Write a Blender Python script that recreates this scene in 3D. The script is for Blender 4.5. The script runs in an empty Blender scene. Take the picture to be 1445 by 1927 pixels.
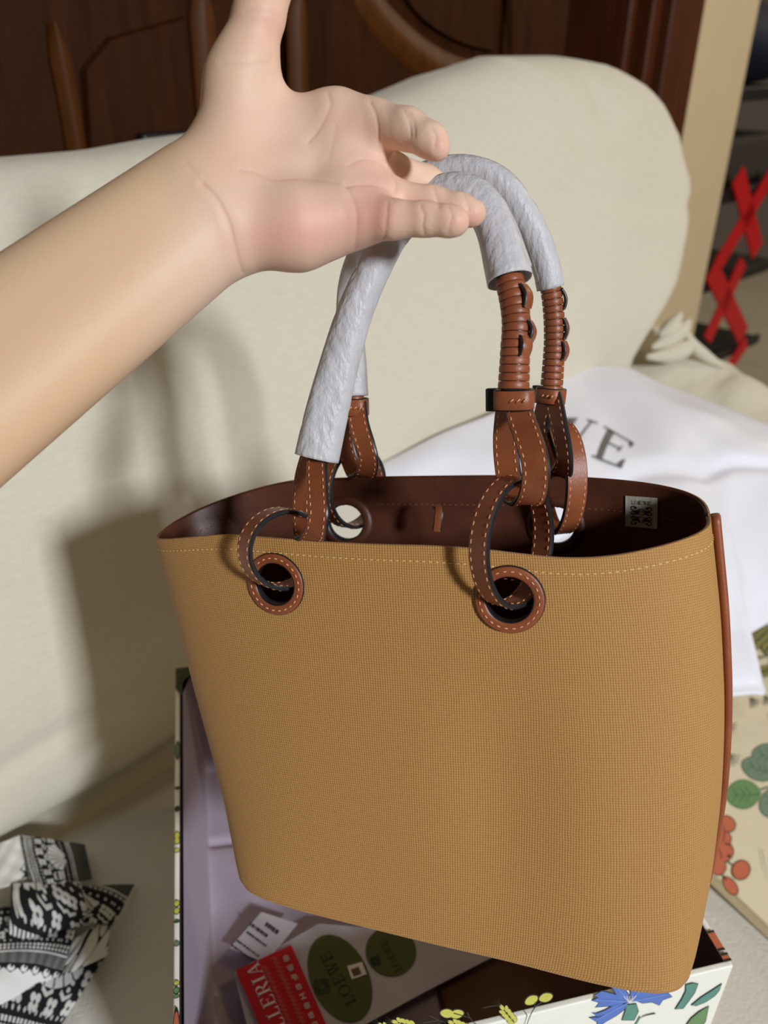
import bpy, bmesh, math, random
import numpy as np
from mathutils import Vector, Matrix

C = bpy.context.scene.collection
SC = bpy.context.scene
rng = np.random.default_rng(4)
random.seed(4)
PI = math.pi

# ------------------------------------------------------------------ camera
F = 1500.0                                   # focal length in pixels of the 1445 x 1927 frame
CAM = np.array([0.0, 0.0, 1.15])
PITCH = math.radians(30)
cp, sp = math.cos(PITCH), math.sin(PITCH)
cam_d = bpy.data.cameras.new('camera')
cam = bpy.data.objects.new('camera', cam_d)
C.objects.link(cam)
cam.location = CAM.tolist()
cam.rotation_euler = (PI / 2 - PITCH, 0, 0)
cam_d.sensor_width = 36
cam_d.lens = 36 * F / 1927
cam_d.clip_start = 0.02
cam_d.dof.use_dof = True
cam_d.dof.focus_distance = 0.41
cam_d.dof.aperture_fstop = 7.5
SC.camera = cam

# ------------------------------------------------------------------ world, lights, exposure
wd = bpy.data.worlds.new('room_light')
wd.use_nodes = True
bg = wd.node_tree.nodes['Background']
bg.inputs[0].default_value = (1.0, 0.77, 0.56, 1)
bg.inputs[1].default_value = 0.058
SC.world = wd


def area(name, loc, target, sx, sy, power, col):
    l = bpy.data.lights.new(name, 'AREA')
    l.shape = 'RECTANGLE'
    l.size, l.size_y = sx, sy
    l.energy = power
    l.color = col
    o = bpy.data.objects.new(name, l)
    C.objects.link(o)
    o.location = loc
    d = Vector(target) - Vector(loc)
    o.rotation_euler = d.to_track_quat('-Z', 'Y').to_euler()
    return o


# daylight through the window behind the photographer's right shoulder
area('window_daylight', (1.75, -2.00, 2.34), (0, 0.5, 0.85), 0.32, 0.42, 110, (0.87, 0.93, 1.0))
# warm ceiling lamp of the room
area('ceiling_lamp', (1.75, 1.05, 2.35), (0.8, 1.3, 0.8), 0.5, 0.5, 6.5, (1.0, 0.74, 0.40))
# unseen fill light added to brighten the next room beyond the beige wall
area('next_room_fill', tuple(float(x) for x in (3.1, 3.3, 2.45)), (2.4, 3.6, 0.2), 0.4, 0.4, 32, (1.0, 0.86, 0.66))
SC.view_settings.view_transform = 'Standard'
SC.view_settings.look = 'None'
SC.view_settings.gamma = 1
SC.view_settings.use_curve_mapping = False
SC.view_settings.exposure = 0.0


# ------------------------------------------------------------------ helpers: geometry from pixels and depths
def ray(px, py):
    u = (px - 722.5) / F
    v = (963.5 - py) / F
    return np.array([u, cp + v * sp, -sp + v * cp])


def W(px, py, d):
    return CAM + d * ray(px, py)


def onz(px, py, z):
    r = ray(px, py)
    return CAM + (z - CAM[2]) / r[2] * r


A2 = np.array([.73, .68]); A2 /= np.hypot(*A2)          # along the sofa back and the wall behind it
N2 = np.array([A2[1], -A2[0]])                            # out of the sofa back, towards the seat
C0 = np.array([-.361, .55])                               # a point of the crease between back and seat


def S(t, off, z):
    q = C0 + t * A2 + off * N2
    return np.array([q[0], q[1], z])


def onoff(px, py, off):                                   # (t, z) on an upright plane parallel to the sofa back
    r = ray(px, py)
    k = (off + N2 @ C0) / (N2 @ r[:2])
    p = CAM + k * r
    return A2 @ (p[:2] - C0), p[2]


def cat(pts, n=8):
    P = np.array(pts, float)
    P = np.vstack([2 * P[0] - P[1], P, 2 * P[-1] - P[-2]])
    out = []
    for i in range(1, len(P) - 2):
        p0, p1, p2, p3 = P[i - 1:i + 3]
        for k in range(n):
            t = k / n
            out.append(.5 * (2 * p1 + (p2 - p0) * t + (2 * p0 - 5 * p1 + 4 * p2 - p3) * t * t + (3 * p1 - p0 - 3 * p2 + p3) * t ** 3))
    out.append(P[-2])
    return np.array(out)


def srgb(r, g, b):
    f = lambda c: c / 12.92 if c <= .04045 else ((c + .055) / 1.055) ** 2.4
    return (f(r / 255), f(g / 255), f(b / 255), 1)


# ------------------------------------------------------------------ materials
def mat(name, col, rough=.6, noise=0.0, nscale=30, bump=0.0, bscale=200, stretch=None, spec=.4, sheen=0, sss=0, trans=0, col2=None, coat=0):
    m = bpy.data.materials.new(name)
    m.use_nodes = True
    nt = m.node_tree
    b = nt.nodes['Principled BSDF']
    b.inputs['Base Color'].default_value = col
    b.inputs['Roughness'].default_value = rough
    b.inputs['Specular IOR Level'].default_value = spec
    if sheen:
        b.inputs['Sheen Weight'].default_value = sheen
        b.inputs['Sheen Roughness'].default_value = .4
    if sss:
        b.inputs['Subsurface Weight'].default_value = sss
        b.inputs['Subsurface Radius'].default_value = (.006, .0025, .0015)
        b.inputs['Subsurface Scale'].default_value = 1.0
    if coat:
        b.inputs['Coat Weight'].default_value = coat
    tc = nt.nodes.new('ShaderNodeTexCoord')
    mp = nt.nodes.new('ShaderNodeMapping')
    nt.links.new(tc.outputs['Object'], mp.inputs['Vector'])
    if stretch:
        mp.inputs['Scale'].default_value = stretch
    if noise:
        n = nt.nodes.new('ShaderNodeTexNoise')
        n.inputs['Scale'].default_value = nscale
        n.inputs['Detail'].default_value = 5
        nt.links.new(mp.outputs[0], n.inputs['Vector'])
        r = nt.nodes.new('ShaderNodeValToRGB')
        c2 = col2 or tuple(c * (1 - noise) for c in col[:3]) + (1,)
        r.color_ramp.elements[0].color = c2
        r.color_ramp.elements[1].color = col
        r.color_ramp.elements[0].position = .3
        r.color_ramp.elements[1].position = .7
        nt.links.new(n.outputs['Fac'], r.inputs[0])
        nt.links.new(r.outputs[0], b.inputs['Base Color'])
    if bump:
        n2 = nt.nodes.new('ShaderNodeTexNoise')
        n2.inputs['Scale'].default_value = bscale
        n2.inputs['Detail'].default_value = 4
        nt.links.new(mp.outputs[0], n2.inputs['Vector'])
        bp = nt.nodes.new('ShaderNodeBump')
        bp.inputs['Strength'].default_value = 1
        bp.inputs['Distance'].default_value = bump
        nt.links.new(n2.outputs['Fac'], bp.inputs['Height'])
        nt.links.new(bp.outputs[0], b.inputs['Normal'])
    if trans:
        t = nt.nodes.new('ShaderNodeBsdfTranslucent')
        t.inputs[0].default_value = col
        mx = nt.nodes.new('ShaderNodeMixShader')
        mx.inputs[0].default_value = trans
        out = nt.nodes['Material Output']
        nt.links.new(b.outputs[0], mx.inputs[1])
        nt.links.new(t.outputs[0], mx.inputs[2])
        nt.links.new(mx.outputs[0], out.inputs['Surface'])
    return m


def attr_mat(name, rough, spec=.3, sss=0, bump=0, bscale=400, sheen=0):
    m = mat(name, (1, 1, 1, 1), rough, bump=bump, bscale=bscale, spec=spec, sss=sss, sheen=sheen)
    nt = m.node_tree
    a = nt.nodes.new('ShaderNodeAttribute')
    a.attribute_name = 'col'
    nt.links.new(a.outputs['Color'], nt.nodes['Principled BSDF'].inputs['Base Color'])
    return m


def canvas_mat():
    m = mat('mustard_canvas', srgb(198, 146, 80), .62, spec=.35, sheen=.15)
    nt = m.node_tree
    N, L = nt.nodes, nt.links
    b = N['Principled BSDF']
    uv = N.new('ShaderNodeUVMap'); uv.uv_map = 'UVMap'
    nz = N.new('ShaderNodeTexNoise'); nz.inputs['Scale'].default_value = 60; nz.inputs['Detail'].default_value = 3
    L.new(uv.outputs[0], nz.inputs['Vector'])
    mixv = N.new('ShaderNodeVectorMath'); mixv.operation = 'MULTIPLY_ADD'
    L.new(nz.outputs['Color'], mixv.inputs[0]); mixv.inputs[1].default_value = (.0012, .0012, 0); L.new(uv.outputs[0], mixv.inputs[2])
    sx = N.new('ShaderNodeSeparateXYZ'); L.new(mixv.outputs[0], sx.inputs[0])

    def mth(op, a, bb=None):
        n = N.new('ShaderNodeMath'); n.operation = op
        for i, x in enumerate((a, bb)):
            if x is None: continue
            if isinstance(x, (int, float)): n.inputs[i].default_value = x
            else: L.new(x, n.inputs[i])
        return n.outputs[0]
    P = PI / .00132
    u, v = mth('MULTIPLY', sx.outputs[0], P), mth('MULTIPLY', sx.outputs[1], P)
    hu, hv = mth('ABSOLUTE', mth('SINE', u)), mth('ABSOLUTE', mth('SINE', v))
    chk = mth('GREATER_THAN', mth('MULTIPLY', mth('SINE', u), mth('SINE', v)), 0)
    a1 = mth('MULTIPLY', hu, mth('ADD', mth('MULTIPLY', chk, .35), .65))
    a2 = mth('MULTIPLY', hv, mth('SUBTRACT', 1.0, mth('MULTIPLY', chk, .35)))
    h = mth('MULTIPLY', a1, a2)
    f = N.new('ShaderNodeTexNoise'); f.inputs['Scale'].default_value = 520; f.inputs['Detail'].default_value = 4
    L.new(uv.outputs[0], f.inputs['Vector'])
    hh = mth('ADD', h, mth('MULTIPLY', f.outputs['Fac'], .35))
    bp = N.new('ShaderNodeBump'); bp.inputs['Distance'].default_value = .00034; bp.inputs['Strength'].default_value = .9
    L.new(hh, bp.inputs['Height']); L.new(bp.outputs[0], b.inputs['Normal'])
    rp = N.new('ShaderNodeValToRGB')
    rp.color_ramp.elements[0].position = .05; rp.color_ramp.elements[1].position = .75
    rp.color_ramp.elements[0].color = srgb(160, 112, 56); rp.color_ramp.elements[1].color = srgb(198, 147, 82)
    L.new(hh, rp.inputs[0]); L.new(rp.outputs[0], b.inputs['Base Color'])
    return m


def leather_mat(name, c1, c2, rough=.42):
    return mat(name, c1, rough, noise=.1, nscale=55, col2=c2, bump=.00012, bscale=900, spec=.45)


M = {}
M['canvas'] = canvas_mat()
M['leather'] = leather_mat('tan_leather', srgb(152, 84, 50), srgb(134, 71, 41))
M['lining'] = leather_mat('brown_lining', srgb(88, 46, 29), srgb(74, 37, 23), .45)
M['lthread'] = mat('brown_thread', srgb(120, 70, 46), .6, noise=.15, nscale=900)
M['label'] = mat('shaded_woven_label', srgb(176, 168, 154), .8, noise=.1, nscale=400)  # white label, darkened in colour for the shade inside the bag
M['edge'] = mat('black_edge_paint', srgb(34, 33, 36), .38, noise=.2, nscale=300, spec=.5)
M['thread'] = mat('peach_thread', srgb(232, 168, 122), .6, noise=.15, nscale=900)
M['ythread'] = mat('yellow_thread', srgb(232, 196, 120), .6, noise=.15, nscale=900)
M['cover'] = mat('cream_slipcover', srgb(229, 221, 200), .85, noise=.07, nscale=75, bump=.0009, bscale=260, stretch=(1, 1, 6), spec=.15, sheen=.15)
M['cover2'] = mat('cream_seat_cover', srgb(214, 207, 196), .85, noise=.06, nscale=10, bump=.0008, bscale=300, spec=.15, sheen=.15)
M['tissue'] = mat('white_tissue', srgb(226, 222, 223), .42, noise=.13, nscale=170, bump=.0014, bscale=260, stretch=(1, 1, .45), spec=.45, trans=.25)
M['satin'] = mat('white_satin', srgb(242, 241, 248), .42, noise=.02, nscale=30, bump=.0002, bscale=600, spec=.4, sheen=.2)
M['grey_print'] = mat('grey_print', srgb(112, 110, 108), .6, noise=.2, nscale=120)
M['ink'] = mat('black_ink', srgb(30, 28, 28), .6, noise=.2, nscale=300)
M['box'] = mat('cream_box_paper', srgb(250, 247, 232), .5, noise=.02, nscale=60, bump=.00008, bscale=700)
M['lidpaper'] = mat('cream_lid_paper', srgb(232, 219, 186), .5, noise=.03, nscale=60, bump=.0001, bscale=700)
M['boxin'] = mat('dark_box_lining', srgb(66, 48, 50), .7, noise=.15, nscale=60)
M['kraft'] = mat('brown_paper', srgb(112, 76, 50), .7, noise=.2, nscale=25)
M['lilac'] = mat('lilac_tissue', srgb(180, 166, 182), .5, noise=.05, nscale=25, bump=.0006, bscale=60, spec=.3, trans=.1)
M['sheet'] = mat('white_sheet', srgb(192, 184, 190), .5, noise=.05, nscale=40, spec=.4)
M['red'] = mat('red_label', srgb(196, 20, 30), .45, noise=.08, nscale=40)
M['white'] = mat('white_print', srgb(236, 226, 222), .6, noise=.08, nscale=200)
M['pink'] = mat('pale_red_print', srgb(214, 88, 86), .6, noise=.25, nscale=400)
M['olive'] = mat('olive_sticker', srgb(82, 88, 38), .45, noise=.08, nscale=50)
M['dolive'] = mat('dark_olive_print', srgb(42, 46, 24), .5, noise=.08, nscale=200)
M['wood'] = mat('dark_brown_wood', srgb(62, 30, 6), .6, noise=.45, nscale=9, stretch=(6, 6, .6), bump=.0004, bscale=30, spec=.12)
M['wood2'] = mat('reddish_wood', srgb(88, 43, 18), .45, noise=.4, nscale=10, stretch=(8, 8, .5), bump=.0005, bscale=30, spec=.3)
M['wood3'] = mat('mid_brown_wood', srgb(92, 50, 14), .5, noise=.35, nscale=9, stretch=(6, 6, .6), spec=.2)
M['dark'] = mat('recess_shade', srgb(26, 13, 9), .6, noise=.2, nscale=20)
M['paint'] = mat('beige_wall_paint', srgb(214, 192, 152), .8, noise=.03, nscale=8, bump=.0004, bscale=120)
M['paint2'] = mat('grey_wall_paint', srgb(170, 165, 150), .8, noise=.04, nscale=8)
M['tile'] = mat('grey_floor_tile', srgb(168, 160, 142), .4, noise=.05, nscale=6)
M['grout'] = mat('tile_grout', srgb(120, 114, 102), .8, noise=.1, nscale=60)
M['black'] = mat('black_metal', srgb(34, 30, 27), .45, noise=.15, nscale=50)
M['redmetal'] = mat('red_metal', srgb(196, 18, 22), .45, noise=.1, nscale=20)
M['navy'] = mat('navy_fabric', srgb(24, 30, 50), .8, noise=.4, nscale=20)
M['charcoal'] = mat('charcoal_weave', srgb(58, 50, 42), .8, noise=.4, nscale=60)
for k, c in dict(wheat=(214, 208, 92), stalk=(96, 96, 84), blue=(92, 126, 206), lblue=(132, 160, 224), teal=(96, 152, 136), leaf=(112, 152, 96), leafd=(62, 92, 58), outline=(40, 44, 36),
                 orange=(205, 110, 78), sage=(122, 146, 120), olivew=(146, 142, 78), darkleaf=(70, 84, 56)).items():
    M['p_' + k] = mat('print_' + k, srgb(*c), .5, noise=.1, nscale=150)
M['skin'] = attr_mat('skin', .5, .3, sss=.22, bump=.00012, bscale=900)
M['patcloth'] = attr_mat('printed_cotton', .85, .15, bump=.0004, bscale=700)


# ------------------------------------------------------------------ object helpers
def mesh_obj(name, verts, faces, mats, parent=None, smooth=True, mi=None, uv=None, col=None):
    me = bpy.data.meshes.new(name)
    me.from_pydata(np.asarray(verts, float).tolist(), [], [tuple(int(i) for i in f) for f in faces])
    for m in (mats if isinstance(mats, (list, tuple)) else [mats]):
        me.materials.append(m)
    if mi is not None:
        me.polygons.foreach_set('material_index', np.asarray(mi, np.int32))
    me.polygons.foreach_set('use_smooth', np.full(len(me.polygons), smooth))
    if uv is not None:
        l = me.uv_layers.new(name='UVMap')
        vi = np.zeros(len(me.loops), np.int32); me.loops.foreach_get('vertex_index', vi)
        l.data.foreach_set('uv', np.asarray(uv, np.float32)[vi].ravel())
    if col is not None:
        a = me.attributes.new('col', 'FLOAT_COLOR', 'POINT')
        cc = np.ones((len(col), 4), np.float32); cc[:, :3] = col
        a.data.foreach_set('color', cc.ravel())
    me.validate(); me.update()
    o = bpy.data.objects.new(name, me)
    C.objects.link(o)
    if parent is not None:
        o.parent = parent
    return o


def tag(o, label=None, cat_=None, group=None, kind=None):
    if label: o['label'] = label
    if cat_: o['category'] = cat_
    if group: o['group'] = group
    if kind: o['kind'] = kind
    return o


def empty(name, loc, label=None, cat_=None, group=None, rot=None):
    o = bpy.data.objects.new(name, None)
    C.objects.link(o)
    o.empty_display_size = .05
    if rot is not None:
        Mx = Matrix(np.asarray(rot).tolist()).to_4x4(); Mx.translation = Vector(loc)
        o.matrix_world = Mx
    else:
        o.location = loc
    return tag(o, label, cat_, group)


def loc_of(parent):                      # world -> parent's local coordinates
    if parent is None:
        return lambda p: np.asarray(p, float)
    Mx = parent.matrix_basis.copy(); q = parent.parent
    while q is not None:
        Mx = q.matrix_basis @ Mx; q = q.parent
    inv = np.array(Mx.inverted())
    return lambda p: np.asarray(p, float) @ inv[:3, :3].T + inv[:3, 3]


LOCAL = [False]                          # True while the bag is built: vertices are then already in its own frame


class MB:
    def __init__(s): s.v, s.f, s.m = [], [], []

    def add(s, V, Fc, m=0):
        n = len(s.v)
        s.v += np.asarray(V, float).tolist()
        s.f += [tuple(i + n for i in f) for f in Fc]
        s.m += [m] * len(Fc) if np.isscalar(m) else list(m)
        return s

    def box(s, c, ax, half, m=0):          # centre, 3 axes (rows), half sizes
        c = np.asarray(c, float); ax = np.asarray(ax, float)
        V = [c + sum(ax[k] * half[k] * sg[k] for k in range(3)) for sg in
             [(-1, -1, -1), (1, -1, -1), (1, 1, -1), (-1, 1, -1), (-1, -1, 1), (1, -1, 1), (1, 1, 1), (-1, 1, 1)]]
        return s.add(V, [(0, 3, 2, 1), (4, 5, 6, 7), (0, 1, 5, 4), (1, 2, 6, 5), (2, 3, 7, 6), (3, 0, 4, 7)], m)

    def build(s, name, mats, parent=None, smooth=False, bevel=0):
        T = (lambda p: p) if LOCAL[0] else loc_of(parent)
        o = mesh_obj(name, T(np.array(s.v)), s.f, mats, parent, smooth, s.m)
        if bevel:
            b = o.modifiers.new('bevel', 'BEVEL'); b.width = bevel; b.segments = 3; b.limit_method = 'ANGLE'
        return o


def frames(P):
    T = np.gradient(P, axis=0); T /= np.linalg.norm(T, axis=1)[:, None] + 1e-12
    n = np.cross(T[0], [0, 0, 1.0])
    if np.linalg.norm(n) < .1: n = np.cross(T[0], [1.0, 0, 0])
    n /= np.linalg.norm(n)
    Ns = []
    for t in T:
        n = n - t * (n @ t); n /= np.linalg.norm(n); Ns.append(n.copy())
    Ns = np.array(Ns)
    return T, Ns, np.cross(T, Ns)


def grid_faces(nu, nv, wu=False, wv=False):
    f = []
    for i in range(nu if wu else nu - 1):
        for j in range(nv if wv else nv - 1):
            f.append((i * nv + j, ((i + 1) % nu) * nv + j, ((i + 1) % nu) * nv + (j + 1) % nv, i * nv + (j + 1) % nv))
    return f


def tube(P, R, seg=16, caps=True, prof=None):
    P = np.asarray(P, float)
    R = np.full(len(P), R) if np.isscalar(R) else np.asarray(R)
    T, Nn, Bn = frames(P)
    th = np.linspace(0, 2 * PI, seg, endpoint=False)
    rr = np.ones((len(P), seg)) if prof is None else prof
    V = P[:, None] + (R[:, None] * rr * np.cos(th))[..., None] * Nn[:, None] + (R[:, None] * rr * np.sin(th))[..., None] * Bn[:, None]
    fc = grid_faces(len(P), seg, False, True)
    V = V.reshape(-1, 3)
    if caps:
        n = len(V)
        V = np.vstack([V, P[0], P[-1]])
        for j in range(seg):
            fc.append((j, (j + 1) % seg, n))
            fc.append(((len(P) - 1) * seg + (j + 1) % seg, (len(P) - 1) * seg + j, n + 1))
    return V, fc


def arclen(P):
    return np.concatenate([[0], np.cumsum(np.linalg.norm(np.diff(P, axis=0), axis=1))])


def resample(P, n):
    s = arclen(P); q = np.linspace(0, s[-1], n)
    return np.stack([np.interp(q, s, P[:, k]) for k in range(P.shape[1])], 1)


def ribbon(P, Wd, width, thick, closed=False):
    """strap: faces material 0, painted edges material 1; returns verts, faces, mi, normals"""
    P = np.asarray(P, float); Wd = np.asarray(Wd, float)
    if closed:
        T = np.roll(P, -1, 0) - np.roll(P, 1, 0)
    else:
        T = np.gradient(P, axis=0)
    T /= np.linalg.norm(T, axis=1)[:, None]
    Wd = Wd - T * (T * Wd).sum(1)[:, None]; Wd /= np.linalg.norm(Wd, axis=1)[:, None]
    Nn = np.cross(T, Wd)
    h, k = width / 2, thick / 2
    prof = [(-h, -k * .5, 1), (-h, k * .5, 1), (-h + .0006, k, 0), (h - .0006, k, 1), (h, k * .5, 1), (h, -k * .5, 1), (h - .0006, -k, 0), (-h + .0006, -k, 1)]
    # segment materials: edge,edge-bevel,face,bevel,edge,bevel,face,bevel
    segm = [1, 1, 0, 1, 1, 1, 0, 1]
    V = np.stack([P + Wd * a + Nn * b for a, b, _ in prof], 1)
    n = len(P)
    fc = grid_faces(n, 8, closed, True)
    mi = segm * (n if closed else n - 1)
    V = V.reshape(-1, 3)
    if not closed:
        fc += [tuple(range(7, -1, -1)), tuple((n - 1) * 8 + j for j in range(8))]; mi += [1, 1]
    return V, fc, mi, Wd, Nn


def stitch_mesh(mb, P, side, up, pitch=.0034, ln=.0020, th=.00032):
    """little thread dashes along polyline P; side, up unit vectors per point"""
    s = arclen(P); n = max(1, int(s[-1] / pitch))
    for k in range(n):
        q = (k + .5) / n * s[-1]
        g = lambda X: np.array([np.interp(q, s, X[:, j]) for j in range(3)])
        c, u, sd = g(P), g(up), g(side)
        u /= np.linalg.norm(u); t = np.cross(u, sd); t /= np.linalg.norm(t); sd = np.cross(t, u)
        V = []
        for a, r in ((-1, .25), (-.6, 1), (.6, 1), (1, .25)):
            for x, y in ((-1, 0), (-.5, .9), (.5, .9), (1, 0)):
                V.append(c + t * a * ln / 2 + sd * x * th * r + u * (y * th * r))
        fcs = [(i * 4 + j, i * 4 + j + 1, (i + 1) * 4 + j + 1, (i + 1) * 4 + j) for i in range(3) for j in range(3)]
        mb.add(V, fcs)


# ------------------------------------------------------------------ serif lettering (polygons built here, height 1)
def quad(a, b, c, d, n=5):
    a, b, c, d = map(np.array, (a, b, c, d))
    V = []
    for i in range(n + 1):
        t = i / n
        V += [a + (d - a) * t, b + (c - b) * t]
    return V, [(2 * i, 2 * i + 1, 2 * i + 3, 2 * i + 2) for i in range(n)]


def glyph(ch):
    Q = []
    q = lambda *a, n=5: Q.append(quad(*a, n=n))
    R_ = lambda x0, y0, x1, y1, n=5: q((x0, y0), (x1, y0), (x1, y1), (x0, y1), n=n)
    if ch == 'L':
        R_(.10, 0, .24, 1); R_(0, .95, .36, 1, 1); R_(0, 0, .62, .05, 4); q((.50, .05), (.62, .05), (.62, .26), (.59, .26)); w = .68
    elif ch == 'E':
        R_(.10, 0, .24, 1); R_(0, .95, .66, 1, 4); R_(0, 0, .68, .05, 4); R_(.24, .49, .52, .54, 3)
        q((.56, .95), (.66, .95), (.66, .76), (.63, .76)); q((.56, .05), (.68, .05), (.68, .26), (.65, .26)); q((.46, .40), (.50, .40), (.52, .64), (.50, .64)); w = .76
    elif ch == 'O':
        n = 36; V, Fc = [], []
        for i in range(n):
            t = 2 * PI * i / n
            V += [(.46 + .46 * math.cos(t), .5 + .52 * math.sin(t)), (.46 + .33 * math.cos(t), .5 + .475 * math.sin(t))]
        for i in range(n):
            j = (i + 1) % n
            Fc.append((2 * i, 2 * j, 2 * j + 1, 2 * i + 1))
        Q.append((V, Fc)); w = .98
    elif ch == 'W':
        for x0, x1, t in ((.10, .36, .13), (.36, .60, .05), (.44, .70, .13), (.70, .96, .05)):
            if t > .1: q((x1 - t / 2, 0), (x1 + t / 2 - .04, 0), (x0 + t / 2, 1), (x0 - t / 2, 1), n=6)
            else: q((x0 - t / 2, 0), (x0 + t / 2, 0), (x1 + t / 2, 1), (x1 - t / 2, 1), n=6)
        R_(-.03, .95, .26, 1, 1); R_(.34, .95, .62, 1, 1); R_(.84, .95, 1.08, 1, 1); w = 1.06
    elif ch == 'A':
        q((.08, 0), (.13, 0), (.42, 1), (.37, 1)); q((.60, 0), (.75, 0), (.45, 1), (.36, 1)); R_(.18, .30, .58, .35, 2)
        R_(0, 0, .24, .05, 1); R_(.50, 0, .85, .05, 1); w = .86
    elif ch == 'R':
        R_(.10, 0, .24, 1); R_(0, .95, .4, 1, 1); R_(0, 0, .34, .05, 1); R_(.24, .47, .40, .52, 1)
        V = []; n = 10
        for i in range(n + 1):
            t = -PI / 2 + PI * i / n
            V += [(.40 + .26 * math.cos(t), .735 + .265 * math.sin(t)), (.38 + .14 * math.cos(t), .735 + .215 * math.sin(t))]
        Q.append((V, [(2 * i, 2 * i + 2, 2 * i + 3, 2 * i + 1) for i in range(n)]))
        q((.62, 0), (.80, 0), (.44, .5), (.32, .5)); w = .78
    elif ch == 'I':
        R_(.10, 0, .24, 1); R_(0, .95, .34, 1, 1); R_(0, 0, .34, .05, 1); w = .38
    elif ch == 'G':
        V = []; n = 26
        for i in range(n + 1):
            t = .7 + (2 * PI - 1.1) * i / n
            V += [(.46 + .46 * math.cos(t), .5 + .52 * math.sin(t)), (.46 + .33 * math.cos(t), .5 + .475 * math.sin(t))]
        Q.append((V, [(2 * i, 2 * i + 2, 2 * i + 3, 2 * i + 1) for i in range(n)]))
        R_(.70, .08, .84, .42, 1); R_(.58, .40, .94, .45, 1); w = .98
    return Q, w


def text2d(s, gap=.10):
    x = 0; out = []
    for ch in s:
        Q, w = glyph(ch)
        for V, Fc in Q:
            out.append((np.array([(p[0] + x, p[1]) for p in V]), Fc))
        x += w + gap
    return out, x - gap

# =================================================================== THE ROOM
R3 = np.array([[A2[0], A2[1], 0], [N2[0], N2[1], 0], [0, 0, 1]])      # rows: along the wall, out of the wall, up


def slab(mb, t0, t1, o0, o1, z0, z1, m=0):
    return mb.box(S((t0 + t1) / 2, (o0 + o1) / 2, (z0 + z1) / 2), R3, ((t1 - t0) / 2, (o1 - o0) / 2, (z1 - z0) / 2), m)


fl = slab(MB(), -2.5, 5.2, -2.9, 3.2, -.06, -.012).build('floor', [M['grout']]); tag(fl, kind='structure')
tile_me = None
for i in range(6):
    for j in range(6):
        c = S(1.75 + .6 * i, -2.6 + .6 * j, -.006)
        if tile_me is None:
            mb = MB(); mb.box((0, 0, 0), R3, (.297, .297, .006))
            t = mb.build('floor_tile', [M['tile']], None, bevel=.002); tile_me = t.data
        else:
            t = t.copy(); C.objects.link(t)
        t.parent = fl; t.location = c.tolist()
wb = slab(MB(), 1.835, 2.143, -.62, -.42, 0, 2.6).build('wall_back', [M['paint']]); tag(wb, kind='structure')
wf = slab(MB(), 2.143, 5.2, -2.9, -2.8, 0, 2.6).build('wall_far', [M['paint2']]); tag(wf, kind='structure')
wl = slab(MB(), -2.5, 1.64, -.86, -.80, 0, 2.6).build('wall_left', [M['paint']]); tag(wl, kind='structure')

# wooden door frame beside the pillar, and a slab coloured near black for the recess shadow
fr = MB(); slab(fr, 1.70, 1.835, -.66, -.395, 0, 2.3); slab(fr, 1.665, 1.70, -.66, -.42, 0, 2.3); slab(fr, 1.64, 1.665, -.66, -.46, 0, 2.3)
tr = fr.build('trim_1', [M['wood2']], bevel=.006); tag(tr, kind='structure')
dr = slab(MB(), 1.40, 1.64, -.78, -.72, 0, 2.3).build('recess_back_1', [M['dark']], bevel=.004); tag(dr, kind='structure')

# wardrobe with panelled doors
wr = empty('wardrobe', S(.5, -.6, 0).tolist(), 'dark brown wooden wardrobe with carved door panels standing behind the sofa', 'wardrobe')
slab(MB(), -.62, 1.395, -.79, -.47, .04, 2.2).build('carcass', [M['wood']], wr, bevel=.004)
DOORS = [(-.60, .205), (.215, .66), (.665, 1.19), (1.195, 1.39)]
for a_, b_ in ((-.05, .655), (.70, 1.19), (1.195, 1.39)):
    d = slab(MB(), a_ + .004, b_ - .004, -.47, -.435, .08, 2.15).build('door', [M['wood']], wr, bevel=.004)


def mould(pts_px, w, name, m, off=-.43, ext=None):
    P = cat([S(*((lambda q: (q[0], off, q[1]))(onoff(x, y, off)))) for x, y in pts_px], 8)
    T = np.gradient(P, axis=0); T /= np.linalg.norm(T, axis=1)[:, None]
    up = np.tile(np.append(N2, 0), (len(P), 1)); sd = np.cross(T, up)
    prof = [(-1, 0), (-.85, .45), (-.45, .6), (-.2, 1), (.3, 1), (.55, .55), (.9, .4), (1, 0)]
    V = np.stack([P + sd * a * w / 2 * (.35 + .65 * np.clip(np.arange(len(P)) / (.25 * len(P)), 0, 1))[:, None] + up * b * .013 for a, b in prof], 1)
    return mesh_obj(name, loc_of(wr)(V.reshape(-1, 3)), grid_faces(len(P), 8), [M[m]], wr)


mould([(655, -90), (672, -30), (700, 20), (740, 66), (790, 108), (845, 138), (905, 152), (960, 150)], .060, 'moulding', 'wood3')
mould([(556, -60), (558, 60), (561, 190), (564, 330)], .036, 'moulding', 'wood3')
mould([(95, 40), (112, 110), (126, 180), (140, 260), (150, 330)], .026, 'moulding', 'wood3')
mould([(372, -40), (382, 60), (392, 200), (400, 300)], .040, 'moulding', 'wood3')
# raised panels
def panel(px, name='panel', off=-.434, m='wood'):
    P = [onoff(x, y, off) for x, y in px]
    c = np.mean(P, 0)
    V = [S(t, off, z) for t, z in P] + [S(c[0] + (t - c[0]) * .94, off + .010, c[1] + (z - c[1]) * .95) for t, z in P]
    n = len(P)
    fcs = [(i, (i + 1) % n, n + (i + 1) % n, n + i) for i in range(n)] + [tuple(range(n, 2 * n))]
    mesh_obj(name, loc_of(wr)(np.array(V)), fcs, [M[m]], wr, False)


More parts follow.
